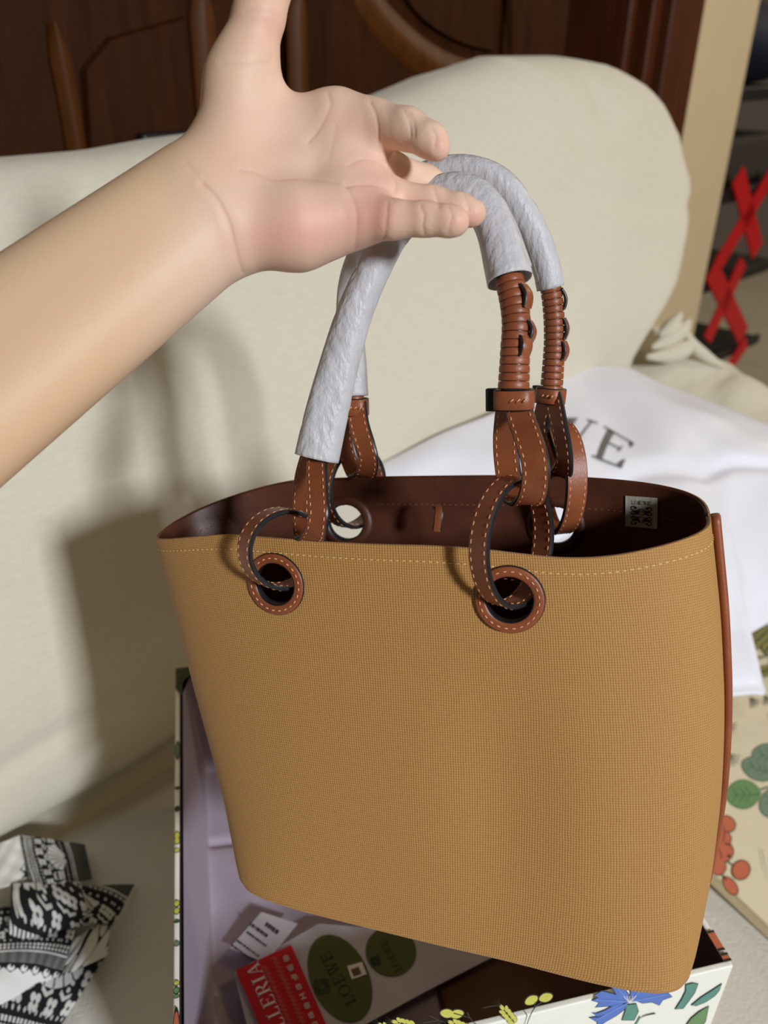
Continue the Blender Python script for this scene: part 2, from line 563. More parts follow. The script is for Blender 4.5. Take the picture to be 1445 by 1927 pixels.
panel([(165, 330), (150, 130), (200, 70), (345, 30), (372, 330)])
panel([(610, 330), (606, -80), (628, -80)] + [tuple(q) for q in cat([(640, -40), (662, 18), (700, 74), (745, 116), (800, 150), (860, 170), (925, 176)], 4)] + [(925, 330)])
panel([(728, -80)] + [tuple(q) for q in cat([(733, -50), (752, -8), (785, 34), (830, 66), (880, 88), (925, 98)], 4)] + [(928, -80)])
panel([(955, 330), (952, -80), (1062, -80), (1050, 330)])

# metal rack with red cross braces in the next room
rk = empty('metal_rack', S(2.5, -.65, 0).tolist(), 'black metal rack with red cross braces in the next room beyond the beige wall', 'rack')
for zz in (.26, .53, .79, 1.06):
    slab(MB(), 2.12, 2.80, -.80, -.50, zz - .022, zz).build('shelf', [M['black']], rk, bevel=.004)
    mb = MB(); slab(mb, 2.12, 2.815, -.502, -.488, zz - .03, zz + .004); mb.build('shelf_lip', [M['black']], rk, bevel=.003)
slab(MB(), 2.77, 2.80, -.80, -.77, 0, 1.4).build('post', [M['black']], rk, bevel=.003)


def brace(p, q, w):
    (t0, z0), (t1, z1) = onoff(*p, -.48), onoff(*q, -.48)
    d = np.array([t1 - t0, z1 - z0]); L = np.hypot(*d); d /= L
    ax = [S(d[0], 0, d[1]) - S(0, 0, 0), np.append(N2, 0), S(-d[1], 0, d[0]) - S(0, 0, 0)]
    mb = MB(); mb.box(S((t0 + t1) / 2, -.48, (z0 + z1) / 2), ax, (L / 2, .004, w / 2))
    mb.build('brace', [M['redmetal']], rk, bevel=.002)


brace((1388, 330), (1424, 472), .066)
brace((1456, 322), (1350, 500), .058)
brace((1398, 492), (1330, 640), .060)
brace((1338, 508), (1398, 632), .068)
brace((1404, 644), (1366, 700), .052)
cs = slab(MB(), 2.2, 2.74, -.76, -.54, .795, .93)
tag(cs.build('woven_basket', [M['charcoal']], bevel=.02), 'dark ribbed basket on the upper black shelf of the rack', 'basket')
V, fc = [], []
P = [S(2.55, -.66, 1.17)]
us = np.linspace(0, PI, 14); vs = np.linspace(0, 2 * PI, 24, endpoint=False)
for u_ in us:
    for v_ in vs:
        r = 1 + .1 * math.sin(3 * v_ + 2 * u_)
        V.append(S(2.55 + .40 * math.sin(u_) * math.cos(v_) * r, -.66 + .13 * math.sin(u_) * math.sin(v_) * r, 1.17 + .11 * math.cos(u_)))
tag(mesh_obj('cloth_bag', V, grid_faces(14, 24, False, True), [M['navy']]), 'dark navy cloth bag on the rack, above the woven basket', 'bag')

# =================================================================== SOFA
sofa = empty('sofa', S(.3, .3, 0).tolist(), 'wide sofa in a loose cream slipcover with a tall padded back', 'sofa')
ZT = [(-.9, 1.0), (-.2, 1.03), (0, 1.055), (.183, 1.063), (.271, 1.064), (.344, 1.07), (.491, 1.076), (.687, 1.098), (.807, 1.123), (.918, 1.137), (1.02, 1.145), (1.5, 1.145)]
TE = [(.40, .93), (.64, .96), (.712, 1.0), (.766, 1.064), (.80, 1.109), (.825, 1.143), (.868, 1.178), (.912, 1.212), (.965, 1.24), (1.029, 1.24), (1.074, 1.205), (1.102, 1.17), (1.132, 1.10), (1.15, .98)]
ztop = lambda t: np.interp(t, *zip(*ZT))
tend = lambda z: np.interp(z, *zip(*TE))
G = np.linspace(0, 1, 120); TL, TM = -.8, 1.30
cols = []
for g in G:
    tb = TL + (TM - TL) * g
    zt = ztop(tb)
    q = zt - .45
    pr = cat([(-.02, .30), (-.014, .40), (-.012, .452), (.014, .49), (.029, .55), (.030, .62), (.012, .45 + .46 * q), (-.030, .45 + .66 * q), (-.075, zt - .13), (-.105, zt - .06), (-.15, zt - .012),
              (-.20, zt), (-.26, zt - .012), (-.30, zt - .06), (-.325, zt - .16), (-.335, .7), (-.34, .40), (-.34, .1)], 6)
    k = np.clip((g - .62) / .38, 0, 1) ** 1.5
    row = []
    for o_, z_ in pr:
        t = tb + (tend(z_) - TM) * k
        w = .004 * math.sin(9 * t + 5 * z_) + .0025 * math.sin(23 * t - 17 * z_ + 1) + .002 * math.sin(41 * z_ + 6 * t)
        # long soft creases in the cover, upper right
        w += .009 * math.exp(-((z_ - (1.02 - .10 * (t - .8))) / .012) ** 2) * np.clip((t - .75) * 4, 0, 1) * np.clip((1.2 - t) * 5, 0, 1)
        w -= .009 * math.exp(-((z_ - (.99 - .16 * (t - .8))) / .014) ** 2) * np.clip((t - .7) * 4, 0, 1)
        w -= .006 * math.exp(-(((z_ - .58) - .05 * (t - .1)) / .012) ** 2) * np.clip((.25 - t) * 5, 0, 1)
        w -= .012 * math.exp(-((t - 1.03) / .018) ** 2 - ((z_ - 1.085) / .03) ** 2) - .007 * math.exp(-((t - .93 + .3 * (z_ - 1.0)) / .012) ** 2) * math.exp(-((z_ - 1.03) / .05) ** 2)
        row.append((t, o_ + w, z_))
    cols.append(np.array(row))
last = cols[-1]; OC = -.20
for ph in np.linspace(.12, 1, 9) * PI / 2:
    r = last.copy(); r[:, 0] += (.028 + .085 * np.exp(-((last[:, 2] - .72) / .19) ** 2) ) * math.sin(ph)
    r[:, 1] = OC + (last[:, 1] - OC) * (.25 + .75 * math.cos(ph))
    r[:, 2] = .5 + (last[:, 2] - .5) * (1 - .03 * (1 - math.cos(ph)))
    r[:, 0] += .008 * np.sin(31 * r[:, 2]) * math.sin(ph)
    cols.append(r)
V = np.array([[S(*p) for p in r] for r in cols])
n1, n2 = V.shape[:2]
mesh_obj('back', loc_of(sofa)(V.reshape(-1, 3)), grid_faces(n1, n2), [M['cover']], sofa)

# seat
gt, go = np.linspace(-.9, 1.42, 90), np.concatenate([np.linspace(-.2, .93, 60), [.955, .97, .975, .975]])
gz = np.concatenate([np.full(60, .45), [.435, .41, .37, .12]])
V = []
for t in gt:
    for o_, z_ in zip(go, gz):
        z2 = z_ + (.004 * math.sin(7 * t + 5 * o_) + .003 * math.sin(19 * o_ - 8 * t)) * (z_ > .4)
        z2 -= .03 * max(0, 1 - o_ / .05) * (o_ < .05)
        if t > 1.38: z2 -= (t - 1.38) * .6
        V.append(S(t, o_, z2))
mesh_obj('seat', loc_of(sofa)(np.array(V)), grid_faces(90, len(go)), [M['cover2']], sofa)
mb = MB(); slab(mb, -.88, 1.40, -.33, .93, .06, .40); mb.build('base', [M['cover2']], sofa, bevel=.02)
for t_, o_ in ((-.8, -.28), (-.8, .85), (1.33, -.28), (1.33, .85)):
    mb = MB(); slab(mb, t_ - .03, t_ + .03, o_ - .03, o_ + .03, 0, .07); mb.build('leg', [M['wood']], sofa)
# slumped right arm
V = []
na, nb = 60, 40
for i in range(na):
    o_ = -.33 + 1.25 * i / (na - 1)
    zt = np.interp(o_, [-.33, -.1, .12, .3, .6, .92], [.66, .665, .60, .565, .55, .53])
    for j in range(nb):
        t = 1.00 + .46 * j / (nb - 1)
        s_ = j / (nb - 1)
        z_ = .44 + (zt - .44) * math.sin(min(1, s_ / .8) * PI / 2) ** 1.3 if s_ < .8 else zt - (zt - .05) * ((s_ - .8) / .2) ** 2.2
        w = .008 * math.sin(30 * o_ + 9 * t) * s_ + .006 * math.sin(47 * o_ - 30 * t) * s_
        w += .016 * math.exp(-((o_ + .02 - .5 * (t - 1.3)) / .02) ** 2) * (s_ > .2) - .012 * math.exp(-((o_ - .04 + .35 * (t - 1.3)) / .016) ** 2)
        V.append(S(t, o_, z_ + w * (s_ < .9)))
mesh_obj('arm', loc_of(sofa)(np.array(V)), grid_faces(na, nb), [M['cover']], sofa)
# gathered folds of the cover where back and arm meet
for pts, r in (([(1225, 655), (1255, 640), (1282, 622), (1298, 602)], .016), ([(1215, 672), (1260, 668), (1290, 655), (1300, 636)], .017),
               ([(1285, 615), (1305, 650), (1330, 672), (1362, 690)], .012), ([(1240, 632), (1262, 615), (1282, 588)], .014)):
    P = cat([W(x, y, 1.46 + .0004 * (x - 1215)) for x, y in pts], 8)
    s_ = np.linspace(0, 1, len(P))
    Vt, ft = tube(P, r * (.25 + .75 * np.sin(PI * s_)), 12)
    mesh_obj('cover_fold', loc_of(sofa)(Vt), ft, [M['cover']], sofa)
# small black corner of something showing over the sofa back
q = onoff(318, 268, -.37)
mb = MB(); mb.box(S(q[0] + .02, -.385, q[1] - .10), R3, (.055, .012, .112))
tag(mb.build('black_case', [M['black']], None, bevel=.006), 'thin black case edge showing over the sofa back beside the wrist', 'case')

# =================================================================== PERSON: forearm and open hand (one continuous surface)
def sdf_mesh(groups_fn, lo, hi, h):
    n = np.ceil((hi - lo) / h).astype(int) + 1
    ax = [lo[k] + h * np.arange(n[k]) for k in range(3)]
    Fv = groups_fn(ax)
    ins = Fv < 0
    # cells
    c = [ins[i:n[0] - 1 + i, j:n[1] - 1 + j, k:n[2] - 1 + k] for i in (0, 1) for j in (0, 1) for k in (0, 1)]
    s = sum(x.astype(np.int8) for x in c)
    cell = (s > 0) & (s < 8)
    idx = -np.ones(cell.shape, np.int64)
    ci = np.argwhere(cell)
    idx[cell] = np.arange(len(ci))
    acc = np.zeros((len(ci), 3)); cnt = np.zeros(len(ci))
    off = [(i, j, k) for i in (0, 1) for j in (0, 1) for k in (0, 1)]
    for a in range(8):
        for b in range(a + 1, 8):
            d = np.array(off[b]) - np.array(off[a])
            if np.abs(d).sum() != 1: continue
            pa, pb = ci + off[a], ci + off[b]
            fa, fb = Fv[tuple(pa.T)], Fv[tuple(pb.T)]
            m = (fa < 0) != (fb < 0)
            t = fa[m] / (fa[m] - fb[m])
            acc[m] += pa[m] + t[:, None] * d
            cnt[m] += 1
    V = lo + h * acc / cnt[:, None]
    faces = []
    for axd in range(3):
        sl0 = [slice(None)] * 3; sl1 = [slice(None)] * 3
        sl0[axd] = slice(0, -1); sl1[axd] = slice(1, None)
        A, B = ins[tuple(sl0)], ins[tuple(sl1)]
        e = np.argwhere(A != B)
        o1, o2 = [(1, 2), (2, 0), (0, 1)][axd]
        ok = (e[:, o1] > 0) & (e[:, o2] > 0) & (e[:, o1] < n[o1] - 1) & (e[:, o2] < n[o2] - 1)
        e = e[ok]
        def at(d1, d2):
            q = e.copy(); q[:, o1] -= d1; q[:, o2] -= d2
            return idx[tuple(q.T)]
        quad_ = np.stack([at(0, 0), at(1, 0), at(1, 1), at(0, 1)], 1)
        flip = ~A[tuple(e.T)]
        quad_[flip] = quad_[flip][:, ::-1]
        faces.append(quad_)
    faces = np.vstack(faces)
    faces = faces[(faces >= 0).all(1)]
    faces = faces[:, ::-1]
    return V, faces[:, ::-1]


def smin(a, b, k):
    h = np.clip(.5 + .5 * (b - a) / k, 0, 1)
    return b + (a - b) * h - k * h * (1 - h)


# joints: pixel of the photograph, distance, radius in pixels at that distance
PALM = [  # (p, r) -> (p, r), bigger smoothing
    [(-260, 895, .325, 128), (392, 395, .362, 90)],
    [(-310, 830, .325, 118), (362, 352, .362, 82)],
    [(-210, 950, .320, 110), (420, 436, .362, 80)],
    [(392, 400, .362, 88), (560, 330, .372, 58)],
    [(425, 345, .366, 78), (452, 150, .362, 58)],          # thenar
    [(430, 290, .368, 66), (500, 200, .370, 40)],          # web to the thumb
    [(500, 250, .372, 62), (600, 232, .372, 52)],
    [(440, 425, .364, 80), (560, 426, .362, 74)],          # hypothenar
    [(560, 426, .362, 74), (655, 410, .366, 56)],
    [(500, 320, .376, 66), (650, 262, .372, 50)],
    [(500, 370, .376, 70), (660, 330, .372, 50)],
    [(640, 232, .370, 55), (672, 240, .368, 47)],
    [(650, 300, .368, 46), (690, 314, .368, 42)],
    [(650, 370, .364, 46), (700, 374, .364, 38)],
    [(640, 410, .362, 54), (700, 412, .362, 36)],
]
FING = {
    'thumb': [(452, 150, .362, 57), (470, 92, .358, 50), (487, 30, .354, 48), (500, -25, .352, 47), (512, -80, .352, 40), (518, -105, .352, 30)],
    'index': [(640, 230, .369, 50), (706, 233, .362, 42), (768, 243, .352, 37), (810, 265, .346, 31.5), (824, 279, .344, 24)],
    'middle': [(660, 300, .372, 46), (735, 324, .376, 36), (800, 345, .386, 32), (846, 368, .397, 28), (872, 386, .402, 23)],
    'ring': [(655, 368, .367, 44), (740, 372, .3665, 33), (812, 383, .3640, 31), (862, 395, .3610, 30), (888, 401, .3600, 27)],
    'pinky': [(660, 410, .360, 46), (740, 413, .3525, 35), (800, 412, .349, 31), (846, 416, .346, 28.5), (859, 418, .345, 25)],
}
pr = lambda q: (W(q[0], q[1], q[2]), q[3] * q[2] / F)


def build_person():
    h = .00135
    allp = [pr(q) for s in PALM for q in s] + [pr(q) for c in FING.values() for q in c]
    P = np.array([p for p, r in allp]); R = np.array([r for p, r in allp])
    lo = (P - R[:, None]).min(0) - .006; hi = (P + R[:, None]).max(0) + .006
    hi[:] = np.maximum(hi, lo + .01)

    def fn(ax):
        n = [len(a) for a in ax]
        BIG = .03
        X, Y, Z = [a.astype(np.float32) for a in ax]

        def prim(a, ra, b, rb, D, k):
            m = max(ra, rb) + BIG
            l = np.minimum(a, b) - m; u = np.maximum(a, b) + m
            sl = tuple(slice(max(0, int((l[i] - ax[i][0]) / h)), max(0, min(n[i], int((u[i] - ax[i][0]) / h) + 2))) for i in range(3))
            x, y, z = X[sl[0]][:, None, None], Y[sl[1]][None, :, None], Z[sl[2]][None, None, :]
            ba = b - a; L2 = ba @ ba
            t = np.clip(((x - a[0]) * ba[0] + (y - a[1]) * ba[1] + (z - a[2]) * ba[2]) / L2, 0, 1)
            d = np.sqrt((x - a[0] - t * ba[0]) ** 2 + (y - a[1] - t * ba[1]) ** 2 + (z - a[2] - t * ba[2]) ** 2) - (ra + (rb - ra) * t)
            D[sl] = smin(D[sl], d.astype(np.float32), k)
        Dp = np.full(n, BIG, np.float32)
        for a, b in PALM:
            (pa, ra), (pb, rb) = pr(a), pr(b)
            prim(pa, ra, pb, rb, Dp, .010)
        out = Dp.copy()
        for nm, ch in FING.items():
            Df = np.full(n, BIG, np.float32)
            for a, b in zip(ch[:-1], ch[1:]):
                (pa, ra), (pb, rb) = pr(a), pr(b)
                prim(pa, ra, pb, rb, Df, .0035)
            out = np.minimum(out, smin(Dp, Df, .012 if nm == 'thumb' else .006))
        return out
    V, Fc = sdf_mesh(fn, lo, hi, h)
    # smooth
    def smooth(V, Fc, it, lam=.5):
        e = np.vstack([Fc[:, [0, 1]], Fc[:, [1, 2]], Fc[:, [2, 3]], Fc[:, [3, 0]]]); e = np.vstack([e, e[:, ::-1]])
        cnt = np.bincount(e[:, 0], minlength=len(V))[:, None]
        for _ in range(it):
            A = np.stack([np.bincount(e[:, 0], V[e[:, 1], k], len(V)) for k in range(3)], 1) / np.maximum(cnt, 1)
            V = V + lam * (A - V)
        return V
    V = smooth(V, Fc, 3)
    me = bpy.data.meshes.new('tmp'); me.from_pydata(V.tolist(), [], Fc.tolist())
    o = bpy.data.objects.new('tmp', me); C.objects.link(o)
    sb = o.modifiers.new('s', 'SUBSURF'); sb.levels = 1; sb.render_levels = 1
    dg = bpy.context.evaluated_depsgraph_get()
    me2 = bpy.data.meshes.new_from_object(o.evaluated_get(dg))
    bpy.data.objects.remove(o); bpy.data.meshes.remove(me)
    nv = len(me2.vertices)
    V = np.zeros(nv * 3); me2.vertices.foreach_get('co', V); V = V.reshape(-1, 3)
    Nn = np.zeros(nv * 3); me2.vertices.foreach_get('normal', Nn); Nn = Nn.reshape(-1, 3)
    nf = len(me2.polygons)
    Fc = np.zeros(nf * 4, np.int64); me2.loops.foreach_get('vertex_index', Fc); Fc = Fc.reshape(-1, 4)
    bpy.data.meshes.remove(me2)
    # skin creases of palm, wrist and finger joints (on the palm side)
    rel = V - CAM
    fw = rel @ np.array([0, cp, -sp]); q = np.stack([722.5 + F * rel[:, 0] / fw, 963.5 - F * (rel @ np.array([0, sp, cp])) / fw], 1)
    facing = np.clip(-(Nn * rel).sum(1) / np.linalg.norm(rel, axis=1), 0, 1)
    CRE = [  # points, width px, depth mm
        ([(383, 345), (410, 375), (432, 420), (445, 470), (456, 512)], 5, 1.1),
        ([(352, 305), (385, 352)], 6, .4),
        ([(512, 105), (505, 118), (470, 118), (418, 120)], 4, .5),
        ([(617, 176), (622, 196), (612, 222), (596, 250), (580, 268)], 5, .8),      # line at the web, index side
        ([(452, 318), (490, 328), (512, 338), (560, 336), (620, 342), (652, 350)], 5, .7),
        ([(632, 240), (628, 262), (618, 300)], 4, .35),
        ([(697, 192), (706, 212), (711, 238), (712, 268)], 4, 1.0),
        ([(760, 208), (770, 228), (773, 256)], 3.5, .9), ([(770, 212), (779, 232), (781, 258)], 3.5, .7),
        ([(813, 240), (820, 256), (818, 276)], 3.5, .8),
        ([(655, 312), (680, 300), (712, 306), (728, 326)], 4, .6),
        ([(736, 330), (745, 345), (742, 362)], 3.5, .8),
        ([(652, 352), (690, 348), (726, 356), (742, 378)], 4, .8),
        ([(652, 350), (668, 385), (672, 420), (668, 468)], 4, .6),
        ([(730, 380), (728, 402), (726, 430), (722, 452)], 4, .9),
        ([(792, 388), (798, 405), (796, 424), (798, 440)], 3.5, .9),
        ([(844, 390), (850, 405), (846, 425), (844, 440)], 3.5, .7),
        ([(816, 352), (822, 372), (826, 390)], 3.5, .7),
        ([(872, 366), (880, 382), (882, 396)], 3.5, .7),
        ([(524, 30), (500, 22), (460, 20)], 3.5, .3),
    ]
    disp = np.zeros(nv); red = np.zeros(nv)
    for pts, w, dep in CRE:
        c = cat(pts, 6)
        best = np.full(nv, 1e9)
        bb = (q[:, 0] > c[:, 0].min() - 40) & (q[:, 0] < c[:, 0].max() + 40) & (q[:, 1] > c[:, 1].min() - 40) & (q[:, 1] < c[:, 1].max() + 40) & (facing > .05)
        ii = np.where(bb)[0]
        if len(ii) == 0: continue
        for a, b in zip(c[:-1], c[1:]):
            d = b - a; t = np.clip(((q[ii] - a) @ d) / (d @ d + 1e-9), 0, 1)
            best[ii] = np.minimum(best[ii], np.linalg.norm(q[ii] - a - t[:, None] * d, axis=1))
        k = np.exp(-(best / (.62 * w)) ** 2)
        disp += dep * .00042 * (k - .35 * np.exp(-((best - 3.2 * w) / (1.6 * w)) ** 2)) * np.clip(facing * 2, 0, 1)
        red += .55 * dep * k
    V = V - Nn * disp[:, None]
    V = smooth(V, Fc, 1, .3)
    # the skin's own colour: rosier palm pads and fingertips, yellower forearm, redder creases
    g = lambda cx, cy, rx, ry: np.exp(-((q[:, 0] - cx) / rx) ** 2 - ((q[:, 1] - cy) / ry) ** 2)
    rosy = 1.0 * g(590, 430, 120, 60) + .9 * g(700, 400, 40, 50) + .8 * g(905, 410, 28, 26) + .6 * g(862, 420, 30, 25) + .8 * g(832, 275, 26, 26) + .55 * g(500, 40, 60, 70) \
        + .4 * g(470, 250, 90, 80) + .45 * g(690, 300, 60, 60) + .3 * g(650, 220, 60, 40) + .4 * g(770, 400, 80, 30) + .35 * g(500, 460, 70, 50)
    rosy = np.clip(rosy + .5 * red, 0, 1.3)[:, None]
    fore = np.clip((430 - q[:, 0] - .25 * (q[:, 1] - 400)) / 160, 0, 1)[:, None]
    base = np.array(srgb(228, 192, 166)[:3]); ros = np.array(srgb(226, 160, 142)[:3]); yel = np.array(srgb(220, 183, 146)[:3])
    col = base * (1 - fore) + yel * fore
    col = col * (1 - .58 * rosy) + ros * (.58 * rosy)
    col *= (1 - .10 * np.clip(red, 0, 1.6))[:, None]
    o = mesh_obj('person', V, Fc, [M['skin']], None, True, col=np.clip(col, 0, 1))
    return tag(o, 'bare forearm and open palm reaching in from the left, fingers under the wrapped bag handles', 'person')


person = build_person()

# =================================================================== TOTE BAG
Xb = np.array([.286, -.070, .040]); Xb /= np.linalg.norm(Xb)
Zb = -np.array([.0245, -.069, -.200]); Zb -= Xb * (Xb @ Zb); Zb /= np.linalg.norm(Zb)
Yb = np.cross(Zb, Xb)
H = .213
RB = np.stack([Xb, Yb, Zb], 1)
OB = CAM + np.array([.021, .381, -.22]) - H * Zb
bag = empty('tote_bag', OB.tolist(), 'mustard canvas tote bag with tan leather rings and wrapped handles, held above the open box', 'bag', rot=RB)
LOCAL[0] = True
toW = lambda l: OB + np.asarray(l, float) @ RB.T
B0 = RB.T @ (CAM - OB)


def BL(px, py, y):                                  # pixel -> bag-local point in the upright plane y
    d = RB.T @ ray(px, py)
    return B0 + d * (y - B0[1]) / d[1]


def sm(h, xs, ys):
    return np.mean([np.interp(np.clip(h + e, 0, 1), xs, ys) for e in np.linspace(-.14, .14, 9) * min(1, 3 * h + .05) * min(1, 3 * (1 - h) + .05)])


def sec(th, h, ins=0.0):
    """cross-section of the bag: angle th, height fraction h, inset ins"""
    aL = sm(h, [0, .1, .5, 1], [.112, .121, .1455, .1635]) - ins
    aR = sm(h, [0, .08, .25, .5, .75, 1], [.1400, .1462, .1540, .1580, .1550, .1480]) - ins
    bf = np.interp(h, [0, .3, .7, 1], [.060, .056, .050, .049]) - ins
    bb = np.interp(h, [0, .3, .7, 1], [.058, .053, .052, .055]) - ins
    p = sm(h, [0, .10, .25, .55, 1], [7.0, 4.6, 3.4, 2.9, 2.7])
    c, s = np.cos(th), np.sin(th)
    r = (np.abs(c) ** p + np.abs(s) ** p) ** (-1 / p)
    x = np.where(c >= 0, aR, aL) * r * c
    y = np.where(s >= 0, bb, bf) * r * s
    y = np.where(s < 0, y * (1 + .16 * x / .15 * h), y)
    return x, y


NT = 720
TH = np.linspace(0, 2 * PI, NT, endpoint=False)
# resample the angle so that points are evenly spaced round the section
x_, y_ = sec(TH, .6)
sl = np.concatenate([[0], np.cumsum(np.hypot(np.diff(np.append(x_, x_[0])), np.diff(np.append(y_, y_[0]))))])
UU = np.linspace(0, sl[-1], NT, endpoint=False)
TH = np.interp(UU, sl, np.append(TH, 2 * PI))
HS = np.concatenate([[0, 0, 0, 0], np.linspace(.02, 1, 132)])
rimdip = lambda x, y: -.0068 * np.exp(-((x - .088) / .045) ** 2) * (y < 0) - .0115 * np.clip((-x - .095) / .065, 0, 1) ** 1.3 - .0015 * np.exp(-((x + .02) / .05) ** 2) * (y < 0)


def shell(ins, top=0.0):
    V = []
    for k, h in enumerate(HS):
        e = ins
        z = h * H
        if k < 4:
            a = [0.0, .35, .7, 1][k] * PI / 2; e = ins + .006 * (1 - math.sin(a)); z = .0042 * (1 - math.cos(a)) + (.0015 if ins else 0)
        x, y = sec(TH, h, e)
        zb_ = -.0130 - .112 * x                       # the base sags to the right
        zz = z + zb_ * (1 - h) + (rimdip(x, y) + np.where(y < 0, .10, .20) * y) * h ** 3 - top * (h ** 8)
        # soft dents of the limp canvas
        y = y + .0040 * np.exp(-((x - .050) / .030) ** 2 - ((z - .085) / .07) ** 2) * (y < 0)
        V.append(np.stack([x, y, np.broadcast_to(zz, x.shape)], 1))
    return np.array(V)


GR = {}          # grommet centres (front: y<0)
for k_, px_, py_ in (('fl', 510, 1105), ('fr', 959, 1127)):
    GR[k_] = BL(px_, py_, -.050)
GR['bl'] = BL(655, 980, .054)
GR['br'] = BL(1046, 985, .054)
gz_ = GR['fr'][2]


def holes(V, fc):
    keep = np.ones(len(fc), bool)
    cen = V[fc].mean(1)
    for k, g in GR.items():
        side = cen[:, 1] < 0 if k[0] == 'f' else cen[:, 1] > 0
        keep &= ~(side & (np.hypot(cen[:, 0] - g[0], cen[:, 2] - g[2]) < .0130))
    return fc[keep]


def wall_mesh(ins, name, m, parent, top=0.0, uv=True):
    V = shell(ins, top); nh = len(V)
    P = V.reshape(-1, 3)
    fc = np.array(grid_faces(nh, NT, False, True))
    fc = holes(P, fc)
    u = np.tile(UU, nh); vv = P[:, 2].copy()
    base = np.arange(NT)[::-1]
    fcs = fc[:, ::-1].tolist() if False else fc.tolist()
    fcs.append(base.tolist())
    return mesh_obj(name, P, fcs, [m], parent, True, uv=np.stack([u, vv], 1))


body = wall_mesh(0, 'canvas_body', M['canvas'], bag)
lin = wall_mesh(.0022, 'lining', M['lining'], bag, top=.0008)
# turned rim edge closing canvas to lining
Vo, Vi = shell(0)[-1], shell(.0022, .0008)[-1]
mid = (Vo + Vi) / 2 + np.array([0, 0, .0007])
V = np.vstack([Vo, mid, Vi])
mesh_obj('rim_edge', V, grid_faces(3, NT, False, True), [M['canvas'], M['lining']], bag, mi=[0] * NT + [1] * NT, uv=np.stack([np.tile(UU, 3), np.repeat([.21, .212, .213], NT)], 1))


def surf(hh, ins=0.0):                           # ring of points at height fraction with outward normals
    i = np.argmin(np.abs(HS - hh)) if hh > .01 else 4
    P = shell(ins)[i]
    T = np.roll(P, -1, 0) - np.roll(P, 1, 0); T /= np.linalg.norm(T, axis=1)[:, None]
    n = np.stack([T[:, 1], -T[:, 0], 0 * T[:, 0]], 1)
    return P, n / np.linalg.norm(n, axis=1)[:, None]


P, n = surf(.965)
mb = MB()
up = np.tile([0, 0, 1.0], (NT, 1))
stitch_mesh(mb, np.vstack([P + n * .0001, P[:1] + n[:1] * .0001]), np.vstack([up, up[:1]]), np.vstack([n, n[:1]]), .0034, .0021, .00030)
tag(mb.build('rim_stitching', [M['ythread']], body, True), kind='stuff')
mb = MB()
P, n = surf(.93, .0022)
stitch_mesh(mb, P - n * .0001, up, -n, .0036, .0020, .00030)
tag(mb.build('lining_stitching', [M['lthread']], lin, True), kind='stuff')

# piped side seams
for sgn, nm in ((1, 0), (-1, PI)):
    hs = np.linspace(.04, .995, 60)
    pts = []
    for h in hs:
        x, y = sec(np.array([nm]), h)
        pts.append([x[0] + sgn * .0014 if sgn < 0 else x[0] + .0024, y[0], h * H - (.0150 * h ** 3 if sgn < 0 else 0) + (1 - h) * (-.0130 - .112 * x[0])])
    pts = np.array(pts)
    for dy in (-.0021, .0021):
        Vt, ft = tube(pts + np.array([0, dy, 0]), np.interp(hs, [.04, .10, 1], [.0008, .0021, .0023]), 12)
        mesh_obj('piping', Vt, ft, [M['leather']], bag)


# grommets: stitched leather rings with a painted edge, and a dark tube through the wall
def wall_y(x, z, side):
    h = min(1, z / (H - .006))
    hh = np.linspace(0, 2 * PI, 1441)
    X, Y = sec(hh, h)
    m = (Y < 0) if side < 0 else (Y > 0)
    i = np.argmin(np.abs(X - x) + 10 * ~m)
    return Y[i]


def grommet(g, side):
    ring = []
    nA = 64
    prof = [((.0105 * 1.07), -.0022), ((.0104 * 1.07), .0004), ((.0110 * 1.07), .0013), ((.0118 * 1.07), .0016), ((.0150 * 1.07), .0016), ((.0156 * 1.07), .0012), ((.0160 * 1.07), .0004), ((.0161 * 1.07), -.0006)]
    mi = [1, 1, 0, 0, 0, 1, 1]
    V = []
    for i in range(nA):
        a = 2 * PI * i / nA
        for r, d in prof:
            x, z = g[0] + r * math.cos(a), g[2] + r * math.sin(a)
            V.append([x, wall_y(x, z, side) + side * d, z])
    return np.array(V), grid_faces(nA, len(prof), True, False), mi * nA


for k, g in GR.items():
    side = -1 if k[0] == 'f' else 1
    V, fc, mi = grommet(g, side)
    go_ = mesh_obj('grommet', V, fc, [M['leather'], M['edge']], bag, mi=mi)
    # inner face ring on the lining and the tube between
    V2 = []
    for i in range(64):
        a = 2 * PI * i / 64
        for r, d in (((.0104 * 1.07), .0004), ((.0104 * 1.07), -.0034), ((.0112 * 1.07), -.0042), ((.0152 * 1.07), -.0040), ((.0160 * 1.07), -.0026)):
            x, z = g[0] + r * math.cos(a), g[2] + r * math.sin(a)
            V2.append([x, wall_y(x, z, side) + side * d, z])
    mesh_obj('grommet_back', V2, grid_faces(64, 5, True, False), [M['edge'], M['lining']], go_, mi=[0, 0, 1, 1] * 64)
    mb = MB()
    a = np.linspace(0, 2 * PI, 65)
    x, z = g[0] + (.0134 * 1.07) * np.cos(a), g[2] + (.0134 * 1.07) * np.sin(a)
    P = np.stack([x, np.array([wall_y(q, w, side) for q, w in zip(x, z)]) + side * .0017, z], 1)
    stitch_mesh(mb, P, np.stack([np.cos(a), 0 * a, np.sin(a)], 1), np.tile([0, side, 0.], (65, 1)), .0037, .0019, .00034)
    tag(mb.build('stitching', [M['thread']], go_, True), kind='stuff')


